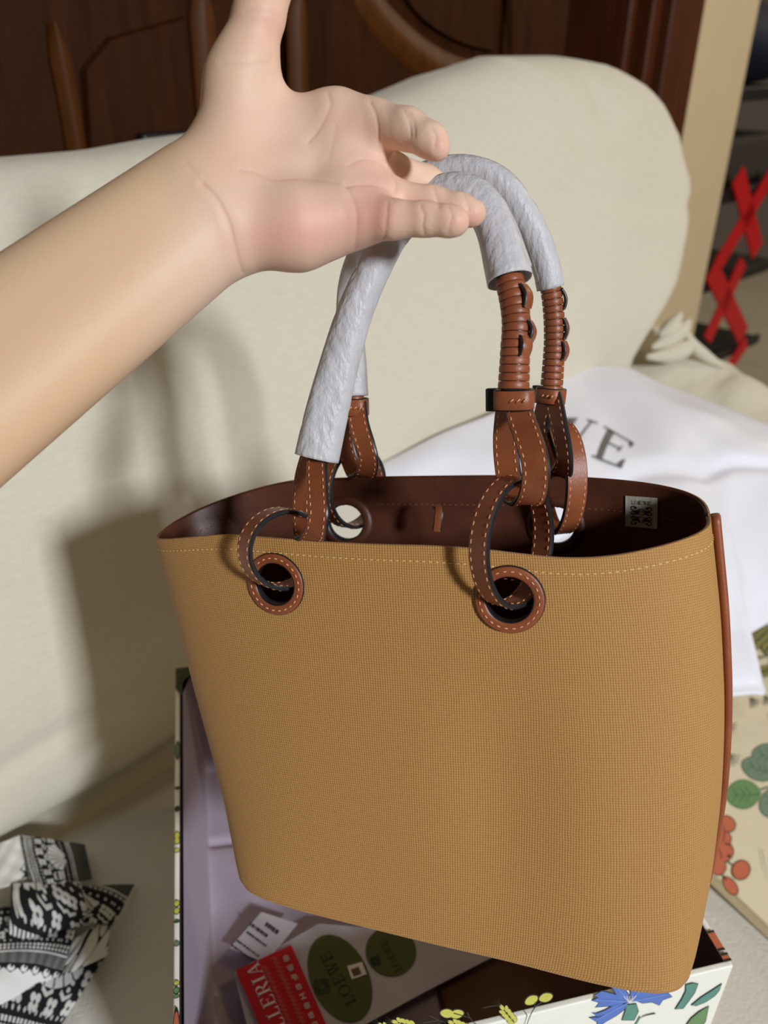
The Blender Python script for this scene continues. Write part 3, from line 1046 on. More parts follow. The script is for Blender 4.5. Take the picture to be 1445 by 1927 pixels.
# ---- straps -----------------------------------------------------------------
def strap(name, P, Wd, width, parent=bag, closed=False, stitches=True, thick=.0026):
    V, fc, mi, w, nn = ribbon(P, Wd, width, thick, closed)
    o = mesh_obj(name, V, fc, [M['leather'], M['edge']], parent, True, mi)
    try:
        o.data.set_sharp_from_angle(angle=.6)
    except Exception:
        pass
    if stitches:
        mb = MB()
        PP = np.vstack([P, P[:1]]) if closed else P
        ww = np.vstack([w, w[:1]]) if closed else w
        N_ = np.vstack([nn, nn[:1]]) if closed else nn
        for sd in (-1, 1):
            for ns in (1, -1):
                stitch_mesh(mb, PP + ww * sd * (width / 2 - .0019) + N_ * ns * (thick / 2), ww, N_ * ns, .0042, .0022, .00033)
        tag(mb.build('stitching', [M['thread']], o, True), kind='stuff')
    return o


def ring(c, m, Rz, Rm, tilt, width, n=64, name='ring_strap'):
    """leather ring: c centre (local), m horizontal direction of its plane, Rz / Rm radii, tilt lean of its long axis along m"""
    m = np.array(m, float); m /= np.linalg.norm(m)
    k = np.array([0, 0, 1.0]) + tilt * m; k /= np.linalg.norm(k)
    m2 = m - k * (m @ k); m2 /= np.linalg.norm(m2)
    a = np.linspace(0, 2 * PI, n, endpoint=False)
    P = np.array(c) + np.cos(a)[:, None] * Rm * m2 + np.sin(a)[:, None] * Rz * k
    w = np.cross(m2, k)
    return strap(name, P, np.tile(w, (n, 1)), width, closed=True)


def dirm(phi):                                     # horizontal direction, towards the viewer and left by phi
    return (-math.sin(phi), -math.cos(phi), 0)


WS = .0125


def hang(g, m, Rz, Rm, tilt, yo, sink=.90):
    m = np.array(m, float); m /= np.linalg.norm(m)
    k = np.array([0, 0, 1.0]) + tilt * m; k /= np.linalg.norm(k)
    c = np.array(g) + np.array([0, yo, 0]) + k * Rz * sink
    return ring(c, m, Rz, Rm, tilt, WS)


ph, ph2 = math.radians(34), math.radians(36)
wf_ = lambda g, s: np.array([g[0], wall_y(g[0], g[2], s) - s * .002, g[2]])
hang(wf_(GR['fl'], -1), dirm(ph), .0205, .0235, -.32, 0)
hang(wf_(GR['fr'], -1), dirm(ph2), .0305, .0225, -.10, 0)
# back rings: their inner halves hang inside the bag
hang(wf_(GR['br'], 1), (.47, -.88, 0), .0320, .0240, .15, 0)
hang(wf_(GR['bl'], 1), (-.50, -.86, 0), .0250, .0230, -.35, 0)


def bl_path(pts, n=8):                             # pixel + local y control points
    return cat([BL(x, y, yy) for x, y, yy in pts], n)


def wdirs(P, v):
    return np.tile(np.array(v, float), (len(P), 1))


# handle straps (folded leather loops that hold the rings)
xdir = lambda s: (1, s, 0)
P = bl_path([(598, 845, -.034), (596, 880, -.040), (598, 930, -.050), (600, 968, -.055), (594, 1000, -.053), (582, 1013, -.044), (572, 1000, -.034), (568, 960, -.026), (572, 905, -.026), (588, 850, -.030)])
strap('handle_strap', P, wdirs(P, (1, -.25, 0.05)), .0118)
P = bl_path([(973, 745, -.040), (980, 785, -.044), (993, 822, -.052), (1006, 865, -.058), (1008, 905, -.058), (1000, 936, -.053), (985, 945, -.044), (965, 925, -.033), (955, 880, -.026), (952, 825, -.026), (960, 750, -.036)])
strap('handle_strap', P, wdirs(P, (1, -.15, .05)), .0128)
P = bl_path([(1040, 745, .030), (1050, 790, .022), (1060, 840, .020), (1062, 875, .021), (1054, 893, .030), (1042, 880, .040), (1025, 830, .042), (1018, 795, .040), (1030, 745, .034)])
strap('handle_strap', P, wdirs(P, (.72, -.68, 0)), .0118)
P = bl_path([(670, 755, .030), (676, 800, .024), (688, 840, .020), (694, 868, .021), (686, 893, .030), (668, 885, .040), (652, 845, .042), (648, 800, .040), (660, 755, .034)])
strap('handle_strap', P, wdirs(P, (1, -.2, 0)), .0125)


# ---- handles ------------------------------------------------------------------
def handle(pts, r, wraps, keep, width=1.0):
    P = resample(bl_path(pts, 12), 160)
    V, fc = tube(P, r * .86, 16)
    ho = mesh_obj('handle', V, fc, [M['edge']], bag)
    s = arclen(P)
    T, Nn, Bn = frames(P)
    for (s0, s1) in wraps:                        # leather wrap turns, one piece each
        a0, a1 = s[-1] * s0, s[-1] * s1
        n = max(1, int(round((a1 - a0) / .0036)))
        for k in range(n):
            q0 = a0 + (a1 - a0) * k / n + .00014; q1 = a0 + (a1 - a0) * (k + 1) / n - .00014
            pts_, rad = [], []
            for f, e in ((0, .86), (.015, .985), (.07, 1.0), (.5, 1.018), (.93, 1.0), (.985, .985), (1, .86)):
                q = q0 + (q1 - q0) * f
                pts_.append([np.interp(q, s, P[:, j]) for j in range(3)]); rad.append(r * e * (1 + .10 * max(0, (q / s[-1] - .9) / .1)))
            Vw, fw = tube(np.array(pts_), np.array(rad), 20, False)
            mesh_obj('leather_wrap', Vw, fw, [M['leather']], ho)
    for (q, side, ln) in keep:
        # interlaced tongue lying along the wraps
        i0 = np.argmin(np.abs(s - s[-1] * q)); L = ln
        qq = np.linspace(s[i0] - L / 2, s[i0] + L / 2, 14)
        c = np.stack([np.interp(qq, s, P[:, j]) for j in range(3)], 1)
        side_v = np.array(side, float); t = c[-1] - c[0]; t /= np.linalg.norm(t)
        side_v -= t * (side_v @ t); side_v /= np.linalg.norm(side_v)
        bulge = r * (.95 + .30 * np.sin(np.linspace(0, PI, 14)))
        Vr, fr_, mr, _, _ = ribbon(c + side_v * bulge[:, None], np.tile(np.cross(t, side_v), (14, 1)), .0062, .0018)
        mesh_obj('leather_lacing', Vr, fr_, [M['leather'], M['edge']], ho, True, mr)
    return ho, P


FH = [(596, 862, -.036), (612, 790, -.033), (638, 690, -.029), (668, 590, -.026), (702, 510, -.023), (740, 440, -.020), (790, 385, -.020), (845, 362, -.020), (892, 372, -.022), (928, 420, -.026), (952, 500, -.032), (970, 590, -.038), (969, 660, -.041), (966, 735, -.043)]
BH = [(668, 765, .032), (664, 690, .034), (658, 600, .036), (666, 520, .036), (700, 440, .034), (755, 362, .030), (820, 328, .026), (885, 322, .024), (942, 346, .024), (984, 400, .026), (1018, 470, .030), (1038, 555, .033), (1043, 640, .034), (1037, 740, .033)]
ho1, P1 = handle(FH, .0066, [(.80, .998)], [(.845, (.9, -.5, 0), .011), (.90, (1, -.2, 0), .010), (.925, (.7, -.7, 0), .009)])
ho2, P2 = handle(BH, .0056, [(.81, .998), (.0, .03)], [(.835, (1, .1, 0), .011), (.885, (1, -.1, 0), .011), (.925, (1, -.3, 0), .010)])


def keeper(c, t, xd, w, d, hgt, ho, tab=True):
    """leather band round the strap ends with stitches and a folded black-edged tab"""
    t = np.array(t, float); t /= np.linalg.norm(t)
    x = np.array(xd, float); x -= t * (x @ t); x /= np.linalg.norm(x)
    y = np.cross(t, x)
    a = np.linspace(0, 2 * PI, 48, endpoint=False)
    p = 3.2
    P = c + np.sign(np.cos(a))[:, None] * (np.abs(np.cos(a)) ** (2 / p))[:, None] * x * w / 2 + np.sign(np.sin(a))[:, None] * (np.abs(np.sin(a)) ** (2 / p))[:, None] * y * d / 2
    V, fc, mi, _, _ = ribbon(P, np.tile(t, (48, 1)), hgt, .0022, True)
    o = mesh_obj('strap_keeper', V, fc, [M['leather'], M['edge']], ho, True, mi)
    mb = MB()
    for k in range(-1, 2):
        q = c + x * (.18 * w + k * .0030) * 1.0 - y * (d / 2 + .0012)
        mb.box(q, [x * .8 + t * .6, y, t], (.0011, .0003, .00035))
    tag(mb.build('keeper_stitches', [M['thread']], ho, True), kind='stuff')
    if tab:
        mb = MB(); mb.box(c - x * (w / 2 + .0022) + y * .001, [x, y, t], (.0026, .0030, hgt * .55)); mb.build('keeper_tab', [M['edge']], ho, False, bevel=.0006)


cz = lambda P, i, j: P[i] - P[j]
keeper(BL(967, 752, -.040), BL(967, 735, -.040) - BL(967, 770, -.040), (1, -.05, 0), .0168, .0120, .0098, ho1)
keeper(BL(1036, 745, .033), BL(1037, 735, .033) - BL(1035, 755, .033), (.85, -.5, 0), .0135, .0120, .0088, ho2)
keeper(BL(667, 766, .032), BL(667, 750, .032) - BL(668, 780, .032), (1, 0, 0), .0145, .0120, .0105, ho2, False)

# ---- inside: small leather loop and the woven white label
P = bl_path([(822, 952, .030), (826, 958, .026), (825, 975, .024), (822, 1000, .024)], 6)
strap('inner_loop', P, wdirs(P, (1, .1, 0)), .0052, stitches=False, thick=.0016)


def wall_pt(x, z, off):
    return np.array([x, wall_y(x, z, 1) - .0022 - off, z])


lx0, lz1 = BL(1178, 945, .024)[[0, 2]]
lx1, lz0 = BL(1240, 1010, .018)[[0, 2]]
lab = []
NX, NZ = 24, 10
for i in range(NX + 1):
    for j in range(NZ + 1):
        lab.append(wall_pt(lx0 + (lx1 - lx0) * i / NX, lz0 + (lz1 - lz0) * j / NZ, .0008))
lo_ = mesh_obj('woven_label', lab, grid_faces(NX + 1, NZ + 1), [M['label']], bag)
LWd, LHt = lx1 - lx0, lz1 - lz0
mbk = MB()
tx, tw = text2d('LOEWE', .12)
for V, fc in tx:
    q = [wall_pt(lx0 + LWd * (.18 + .64 * p[0] / tw), lz0 + LHt * (.74 + .13 * p[1]), .0011) for p in V]
    mbk.add(q, fc)
# knot emblem: four mirrored looping scrolls
for sx_ in (-1, 1):
    for sz_ in (-1, 1):
        for sc_ in ([(.03, .40), (.10, .30), (.22, .26), (.34, .33), (.36, .46), (.26, .50), (.19, .42), (.27, .36)], [(.04, .06), (.16, .12), (.30, .06), (.38, .16), (.28, .22), (.14, .18), (.04, .26)]):
            c = cat([(a, b) for a, b in sc_], 6)
            T = np.gradient(c, axis=0); T /= np.linalg.norm(T, axis=1)[:, None]
            nn = np.stack([-T[:, 1], T[:, 0]], 1)
            wv = .012 + .022 * np.abs(np.sin(np.linspace(0, 2 * PI, len(c))))
            V = []
            for p, n_, w_ in zip(c, nn, wv):
                for s_ in (-1, 1):
                    e = p + n_ * w_ * s_
                    V.append(wall_pt(lx0 + LWd * (.5 + .85 * sx_ * e[0]), lz0 + LHt * (.385 + .58 * sz_ * e[1]), .0011))
            mbk.add(V, [(2 * i, 2 * i + 1, 2 * i + 3, 2 * i + 2) for i in range(len(c) - 1)])
tag(mbk.build('lettering', [M['ink']], lo_), kind='stuff')


LOCAL[0] = False
# =================================================================== TISSUE SLEEVES ROUND THE HANDLES
def sleeve(P, i0, i1, rad, label, seed):
    s = arclen(P)
    q = np.linspace(s[-1] * i0, s[-1] * i1, 150)
    c = np.stack([np.interp(q, s, P[:, j]) for j in range(3)], 1)
    R = np.interp(np.linspace(0, 1, 150), *zip(*rad))
    r = np.random.default_rng(seed)
    seg = 56
    th = np.linspace(0, 2 * PI, seg, endpoint=False)
    t = np.linspace(0, 1, 150)
    prof = np.ones((150, seg))
    for k in range(16):                               # lengthwise pleats and cross creases
        a0, tw, am = r.uniform(0, 2 * PI), r.uniform(-3, 3), r.uniform(.012, .03)
        c0_, wd_ = r.uniform(0, 1), r.uniform(.06, .3)
        prof += am * np.cos((th[None] - a0 - tw * t[:, None]) * r.integers(2, 5)) * np.exp(-((t[:, None] - c0_) / wd_) ** 2)
    for k in range(34):
        a0, t0, w_ = r.uniform(0, 2 * PI), r.uniform(.02, .98), r.uniform(.15, .5)
        d = np.angle(np.exp(1j * (th[None] - a0)))
        prof -= r.uniform(.03, .09) * np.exp(-(d / w_) ** 2) * np.exp(-((t[:, None] - t0 - .04 * d * r.uniform(-1, 1)) / r.uniform(.004, .012)) ** 2)
    d = np.angle(np.exp(1j * (th[None] - (PI * 1.0 + .8 * t[:, None]))))
    prof += .10 * np.exp(-(np.abs(d) / .10)) * (d > 0)        # overlapping paper edge
    V, fc = tube(c, R, seg, False, prof)
    o = mesh_obj('tissue_sleeve', loc_of(None)(toW(V)), fc, [M['tissue']], None)
    so = o.modifiers.new('paper', 'SOLIDIFY'); so.thickness = .00035; so.offset = 0
    return tag(o, label, 'paper sleeve', 'tissue sleeves on the bag handles')


sleeve(P1, .0, .805, [(0, .0112), (.12, .0106), (.3, .0094), (.45, .0082), (.62, .0080), (.72, .0084), (.85, .0092), (1, .0105)], 'crumpled white tissue sleeve on the front bag handle, flaring at its lower left end', 3)
sleeve(P2, .02, .815, [(0, .0080), (.2, .0076), (.4, .0078), (.55, .0086), (.7, .0080), (1, .0070)], 'crumpled white tissue sleeve on the rear bag handle, arching highest over the fingers', 8)

# =================================================================== FLORAL BOX, OPEN, ON THE SEAT
SEAT = .452
FR_ = np.array([.243, .322]) * .9273
ex, ey = np.array([.976, .216]), np.array([-.216, .976])
ex /= np.linalg.norm(ex); ey /= np.linalg.norm(ey)
BW, BD, RIM = .3524, .3709, .640
E3 = np.array([[ex[0], ex[1], 0], [ey[0], ey[1], 0], [0, 0, 1.0]])
FLc = FR_ - BW * ex
Q = lambda a, b, z: np.array([*(FLc + a * ex + b * ey), z])        # box coordinates: along front, into depth, height
fbox = empty('floral_box', Q(BW / 2, BD / 2, SEAT).tolist(), 'open cream gift box with printed flowers under the hanging tote, on the sofa seat', 'box')


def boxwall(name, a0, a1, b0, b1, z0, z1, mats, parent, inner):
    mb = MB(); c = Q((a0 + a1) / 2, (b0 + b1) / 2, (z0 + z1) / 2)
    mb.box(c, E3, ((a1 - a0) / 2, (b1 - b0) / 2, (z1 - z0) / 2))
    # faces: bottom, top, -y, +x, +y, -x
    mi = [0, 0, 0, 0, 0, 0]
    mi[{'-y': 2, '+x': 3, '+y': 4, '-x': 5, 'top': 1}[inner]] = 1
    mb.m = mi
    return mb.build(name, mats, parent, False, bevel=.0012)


TW = .0042
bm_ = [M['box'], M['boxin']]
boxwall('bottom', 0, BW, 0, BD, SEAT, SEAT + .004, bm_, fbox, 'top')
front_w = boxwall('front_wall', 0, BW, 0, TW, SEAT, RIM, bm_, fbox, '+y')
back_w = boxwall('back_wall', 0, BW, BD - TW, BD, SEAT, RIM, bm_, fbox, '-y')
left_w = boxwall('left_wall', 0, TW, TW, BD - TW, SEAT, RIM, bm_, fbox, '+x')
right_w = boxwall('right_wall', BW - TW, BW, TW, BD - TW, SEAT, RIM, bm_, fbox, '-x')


# ---- flat print: polygons lying a hair above a surface -------------------------
class Print:
    def __init__(s, mapf):
        s.map = mapf; s.mb = MB(); s.mats = []; s.idx = {}; s.lift = 0

    def poly(s, pts, col, lift=0.0):
        s.lift += .000012; lift = lift + s.lift
        if col not in s.idx:
            s.idx[col] = len(s.mats); s.mats.append(M[col] if col in M else M['p_' + col])
        V = [s.map(x, y, .00025 + lift) for x, y in pts]
        c = np.mean(V, 0)
        n = len(V)
        s.mb.add(V + [c], [(i, (i + 1) % n, n) for i in range(n)], s.idx[col])

    def shape(s, pts, col, ol=1.6, olc='outline', grow=None, lift=0.0):
        P = np.array(pts, float)
        if ol:
            c = P.mean(0); T = np.roll(P, -1, 0) - np.roll(P, 1, 0); T /= np.linalg.norm(T, axis=1)[:, None] + 1e-9
            n = np.stack([T[:, 1], -T[:, 0]], 1)
            if ((P - c) * n).sum() < 0: n = -n
            s.poly(P + n * ol, olc, lift)
        s.poly(P, col, lift + .0001)

    def line(s, pts, w, col='outline', lift=.0002, taper=True):
        s.lift += .000006; lift = lift * .3 + s.lift + .0001
        P = cat(pts, 5) if len(pts) > 2 else np.array(pts, float)
        T = np.gradient(P, axis=0); T /= np.linalg.norm(T, axis=1)[:, None] + 1e-9
        n = np.stack([-T[:, 1], T[:, 0]], 1)
        if col not in s.idx:
            s.idx[col] = len(s.mats); s.mats.append(M[col] if col in M else M['p_' + col])
        V = []
        for k, (p, q) in enumerate(zip(P, n)):
            ww = w * (1 - .7 * k / len(P)) if taper else w
            V += [s.map(*(p + q * ww / 2), .00025 + lift), s.map(*(p - q * ww / 2), .00025 + lift)]
        s.mb.add(V, [(2 * i, 2 * i + 1, 2 * i + 3, 2 * i + 2) for i in range(len(P) - 1)], s.idx[col])

    def ell(s, cx, cy, rx, ry, ang, col, ol=1.6, tip=0, olc='outline', n=22, lift=0.0):
        a = np.linspace(0, 2 * PI, n, endpoint=False); ca, sa = math.cos(ang), math.sin(ang)
        u = rx * np.cos(a); v = ry * np.sin(a) * (1 - tip * np.cos(a) ** 2 * .6)
        s.shape(np.stack([cx + u * ca - v * sa, cy + u * sa + v * ca], 1), col, ol, olc, lift=lift)

    def wheat(s, x, y, ang, L, col='wheat', n=4):
        d = np.array([math.cos(ang), math.sin(ang)]); e = np.array([-d[1], d[0]])
        for k in range(n):
            for sd in (-1, 1):
                c = np.array([x, y]) + d * L * (k + .3) / n + e * sd * L * .15
                s.ell(c[0], c[1], L * .19, L * .105, ang + sd * .55, col, L * .025, .4)
        c = np.array([x, y]) + d * L * 1.05
        s.ell(c[0], c[1], L * .19, L * .10, ang, col, L * .025, .4)
        for sd in (-.4, 0, .4):
            q = c + d * L * .1
            s.line([q, q + L * .45 * np.array([math.cos(ang + sd), math.sin(ang + sd)])], L * .02, 'outline')

    def build(s, name, parent):
        return tag(s.mb.build(name, s.mats, parent, False), kind='stuff')


def plane_map(p0, n):                               # photograph pixel -> point of a plane, lifted along n
    p0, n = np.array(p0, float), np.array(n, float)

    def f(px, py, lift):
        r = ray(px, py)
        k = ((p0 - CAM) @ n) / (r @ n)
        return CAM + k * r + n * lift
    return f


# front face of the box
pf = Print(plane_map(Q(0, 0, RIM), np.append(-ey, 0)))
def cornflower(pr_, x, y, s_=1.0):
    petals = [[(0, -2), (-28, -14), (-52, -20), (-66, -12), (-58, -8), (-70, -2), (-56, 2), (-64, 10), (-44, 8), (-22, 8)],
              [(2, -6), (-10, -26), (-26, -40), (-22, -26), (-34, -30), (-24, -12), (-8, 0)],
              [(2, -8), (2, -26), (10, -34), (22, -36), (26, -42), (34, -28), (44, -30), (34, -14), (16, -4)],
              [(6, -4), (26, -12), (44, -22), (66, -24), (78, -30), (72, -16), (80, -10), (62, -4), (56, 6), (42, 0), (24, 2)],
              [(-4, 4), (-28, 6), (-46, 16), (-62, 22), (-70, 20), (-58, 30), (-76, 30), (-60, 38), (-62, 48), (-44, 36), (-26, 26), (-10, 14)]]
    for p in petals:
        pr_.shape([(x + a * s_, y + b * s_) for a, b in p], 'blue', 1.6)
    for p in petals:
        c = np.mean(p, 0)
        pr_.line([(x, y), (x + c[0] * s_ * 1.4, y + c[1] * s_ * 1.4)], 2.0 * s_, 'lblue', .0004)
    pr_.shape([(x - 6 * s_, y + 6 * s_), (x + 12 * s_, y + 4 * s_), (x + 16 * s_, y + 18 * s_), (x + 8 * s_, y + 34 * s_), (x - 14 * s_, y + 34 * s_), (x - 8 * s_, y + 18 * s_)], 'teal', 1.6)
    for k in range(5):
        pr_.line([(x, y + 2), (x + (k - 2) * 6 * s_, y - 12 * s_)], 1.6, 'white', .0005)


cornflower(pf, 1184, 1884)
pf.shape([(1302, 1849), (1312, 1850), (1306, 1866), (1296, 1880), (1284, 1896), (1270, 1898), (1282, 1880), (1290, 1864), (1290, 1852)], 'teal', 1.6)
pf.shape([(1358, 1850), (1340, 1862), (1318, 1876), (1300, 1891), (1308, 1891), (1326, 1884), (1344, 1872), (1352, 1862)], 'teal', 1.4)
pf.shape([(1332, 1892), (1316, 1902), (1300, 1915), (1292, 1926), (1296, 1940), (1310, 1944), (1326, 1920)], 'leaf', 1.6)
pf.line([(1232, 1905), (1214, 1909), (1204, 1914)], 2.5, 'outline')
pf.line([(1204, 1911), (1185, 1945)], 3, 'teal')
pf.wheat(966, 1921, -2.25, 34)
pf.wheat(880, 1934, -2.75, 34)
pf.wheat(776, 1927, -2.9, 34); pf.wheat(740, 1942, -2.5, 30)
pf.line([(985, 1928), (1004, 1950)], 2.4); pf.line([(878, 1900), (884, 1912), (905, 1932)], 2.4); pf.line([(852, 1901), (882, 1910)], 2.2)
for cx, cy, an in ((840, 1902, .1), (858, 1903, -.2), (998, 1877, -.5), (1025, 1872, -.3)):
    pf.ell(cx, cy, 13, 8, an, 'wheat', 1.8, .3)
pf.line([(1018, 1880), (1003, 1892), (992, 1915), (986, 1940)], 2.6); pf.line([(1006, 1880), (1002, 1894)], 2.2)
pf.line([(908, 1891), (930, 1887), (940, 1890)], 2.2); pf.line([(795, 1919), (828, 1915), (838, 1922)], 2); pf.line([(803, 1926), (828, 1920)], 1.6); pf.line([(806, 1905), (832, 1918)], 2)
for k in range(9):                                   # lower part of the face, below the frame
    pf.wheat(760 + 66 * k, 2010 + 30 * (k % 3), -1.2 + .5 * (k % 4), 34)
pf.build('flower_print', front_w)
# rim of the left wall: bits of the pattern turned over the edge
pl = Print(lambda a, b, l: Q(a, b, RIM + l + .0006))
px2b = lambda py: float((onz(318, py, RIM)[:2] - FLc) @ ey)


def rim_motif(y0, y1, col, w0=.0, w1=.0042, ol=True):
    b0, b1 = px2b(y0), px2b(y1)
    n = 8
    pts = [(w0 + (w1 - w0) * (.5 + .5 * math.cos(t)), (b0 + b1) / 2 + (b1 - b0) / 2 * math.sin(t)) for t in np.linspace(0, 2 * PI, 14, endpoint=False)]
    pl.poly(pts, 'outline', 0)
    c = np.mean(pts, 0)
    pl.poly([(c[0] + (a - c[0]) * .8, c[1] + (b - c[1]) * .78) for a, b in pts], col, .0002)


for y0, y1, col in ((1398, 1434, 'sage'), (1520, 1532, 'leafd'), (1568, 1586, 'wheat'), (1580, 1594, 'wheat'), (1600, 1609, 'wheat'), (1698, 1712, 'wheat'), (1712, 1726, 'wheat'), (1735, 1742, 'leafd'),
                    (1775, 1786, 'sage'), (1850, 1860, 'wheat'), (1862, 1876, 'leaf'), (1876, 1884, 'leaf'), (1484, 1490, 'stalk')):
    rim_motif(y0, y1, col)
rim_motif(1899, 1990, 'orange')
pl.build('flower_print', left_w)
# dark green leaf over the back left corner of the rim
pb = Print(lambda a, b, l: Q(a, b, RIM + l + .0006))
pb.shape([(.0, BD - .001), (.0, BD - .030), (.006, BD - .040), (.0062, BD - .022), (.014, BD - .012), (.030, BD - .004), (.034, BD - .001)], 'darkleaf', 0)
pb.line([(.002, BD - .03), (.008, BD - .012), (.03, BD - .003)], .0012, 'outline', .0004)
pb.build('leaf_print', back_w)
# right rim: rust patches and dark ticks
pq = Print(lambda a, b, l: Q(a, b, RIM + l + .0006))
pr_b = lambda py: float((onz(1350, py, RIM)[:2] - FLc) @ ey)
for y0, y1, c_ in ((1790, 1752, 'orange'), (1813, 1800, 'orange'), (1700, 1650, 'orange')):
    b0, b1 = pr_b(y0), pr_b(y1)
    pq.poly([(BW - TW - .0005, b0), (BW + .0003, b0), (BW + .0003, b1), (BW - TW - .0005, b1)], c_)
    for bb_ in (b0, b1):
        pq.poly([(BW - TW - .0005, bb_ - .0008), (BW + .0003, bb_ - .0008), (BW + .0003, bb_ + .0008), (BW - TW - .0005, bb_ + .0008)], 'outline', .0003)
pq.build('flower_print', right_w)


# =================================================================== CONTENTS OF THE BOX
def patch(pts4, fz, nu=40, nv=40):
    """grid between four corner pixels, lying at height fz(u, v)"""
    V = []
    for i in range(nu):
        for j in range(nv):
            u, v = i / (nu - 1), j / (nv - 1)
            p = (1 - u) * ((1 - v) * np.array(pts4[0]) + v * np.array(pts4[3])) + u * ((1 - v) * np.array(pts4[1]) + v * np.array(pts4[2]))
            V.append(onz(p[0], p[1], fz(u, v)))
    return np.array(V)


def boxsheet(a_fn, nu, nv):
    return np.array([a_fn(i / (nu - 1), j / (nv - 1)) for i in range(nu) for j in range(nv)])


# lilac tissue draped down the left wall and over the bottom
def lil(u, v):
    b = .006 + (BD - .0125) * v
    if u < .28:
        q = u / .28; a = .0062 + .010 * q; z = RIM - .003 - .098 * q
    else:
        q = (u - .28) / .72; a = .0162 + .20 * q; z = RIM - .101 - .010 * q ** .6
    z = max(z, RIM - .006 - (1 - v) * BD * 3.2)
    z += .0022 * math.sin(11 * v + 3 * u) * min(1, u * 4) + .0016 * math.sin(29 * v + 9 * u) * min(1, u * 4) - .004 * math.exp(-((v - .66 - .03 * u) / .012) ** 2) * (u > .02)
    return Q(a, b, z)


lt = mesh_obj('lilac_tissue', boxsheet(lil, 80, 120), grid_faces(80, 120), [M['lilac']], None)
SZ = RIM - .0945
tag(lt, 'lilac tissue paper lining the left side of the open floral box', 'tissue paper')
mb = MB(); mb.box(Q(.262, .092, (SEAT + .004 + SZ - .012) / 2), E3, (.080, .082, (SZ - .012 - SEAT - .004) / 2))
kr = mb.build('brown_parcel', [M['kraft']], None, bevel=.004)
tag(kr, 'flat brown paper parcel at the right in the floral box, under the bag', 'parcel')

quadc = [(452, 1800), (596, 1738), (1010, 1786), (560, 1990)]
sheetV = MB()
P4 = [onz(x, y, SZ) for x, y in [(440, 1830), (600, 1738), (990, 1770), (905, 1812), (800, 1866), (690, 1926), (590, 1975), (480, 1990)]]
c = np.mean(P4, 0)
sheetV.add(P4 + [p - np.array([0, 0, .0012]) for p in P4], [tuple(range(8)), tuple(range(15, 7, -1))] + [(i, i + 8, (i + 1) % 8 + 8, (i + 1) % 8) for i in range(8)])
sh = sheetV.build('white_envelope', [M['sheet']], None)
tag(sh, 'pale flat paper envelope lying in the box, carrying green oval stickers', 'envelope')


def flat(name, poly, z, m, parent, th=.0004):
    P = [onz(x, y, z) for x, y in poly]; n = len(P)
    mb = MB(); mb.add(P + [p - np.array([0, 0, th]) for p in P], [tuple(range(n))[::-1], tuple(range(n, 2 * n))] + [(i, i + n, (i + 1) % n + n, (i + 1) % n) for i in range(n)])
    return mb.build(name, [M[m]], parent)


def ellpx(cx, cy, rx, ry, ang, n=48):
    a = np.linspace(0, 2 * PI, n, endpoint=False)
    return [(cx + rx * math.cos(t) * math.cos(ang) - ry * math.sin(t) * math.sin(ang), cy + rx * math.cos(t) * math.sin(ang) + ry * math.sin(t) * math.cos(ang)) for t in a]


def ztext(mb, s_, org, xv, yv, z, gap=.10):
    """flat lettering: org pixel of the baseline start, xv / yv pixel vectors for one unit along the text and up"""
    tx, w = text2d(s_, gap)
    for V, fc in tx:
        mb.add([onz(org[0] + p[0] * xv[0] + p[1] * yv[0], org[1] + p[0] * xv[1] + p[1] * yv[1], z) for p in V], fc)


ov = flat('oval_sticker', ellpx(640, 1841, 87, 54, math.radians(66)), SZ + .0007, 'olive', sh)
ov2 = flat('oval_sticker', ellpx(736, 1790, 48, 46, math.radians(40)), SZ + .0007, 'olive', sh)
mb = MB()
r_ = np.array([-46, -86.]); r_ /= np.linalg.norm(r_); u_ = np.array([r_[1], -r_[0]])      # reading direction, letter tops
ztext(mb, 'LOEWE', np.array([671, 1884.]), r_ * 23.5, u_ * 21, SZ + .0010, .10)
ztext(mb, 'LOEWE', np.array([757, 1824.]), r_ * 14, u_ * 13, SZ + .0010, .10)
tag(mb.build('lettering', [M['dolive']], ov), kind='stuff')
mb = MB()                                             # round scroll emblem beside the word
for cx, cy, R0 in ((606, 1856, 17), (707, 1808, 10)):
    for k in range(4):
        t0 = k * PI / 2 + .5
        c = np.array([(cx + R0 * (.25 + .75 * q) * math.cos(t0 + 3.6 * q), cy + R0 * (.25 + .75 * q) * math.sin(t0 + 3.6 * q)) for q in np.linspace(0, 1, 18)])
        T = np.gradient(c, axis=0); T /= np.linalg.norm(T, axis=1)[:, None]; nn = np.stack([-T[:, 1], T[:, 0]], 1)
        V = []
        for p, n_ in zip(c, nn): V += [onz(*(p + n_ * 1.3), SZ + .0010), onz(*(p - n_ * 1.3), SZ + .0010)]
        mb.add(V, [(2 * i, 2 * i + 1, 2 * i + 3, 2 * i + 2) for i in range(17)])
tag(mb.build('emblem', [M['dolive']], ov2), kind='stuff')
flat('blank_sticker', [(653, 1818), (681, 1810), (690, 1833), (662, 1843)], SZ + .0012, 'white', sh)
flat('brown_seal', [(660, 1824), (675, 1819), (680, 1832), (666, 1837)], SZ + .0015, 'kraft', sh, .0002)

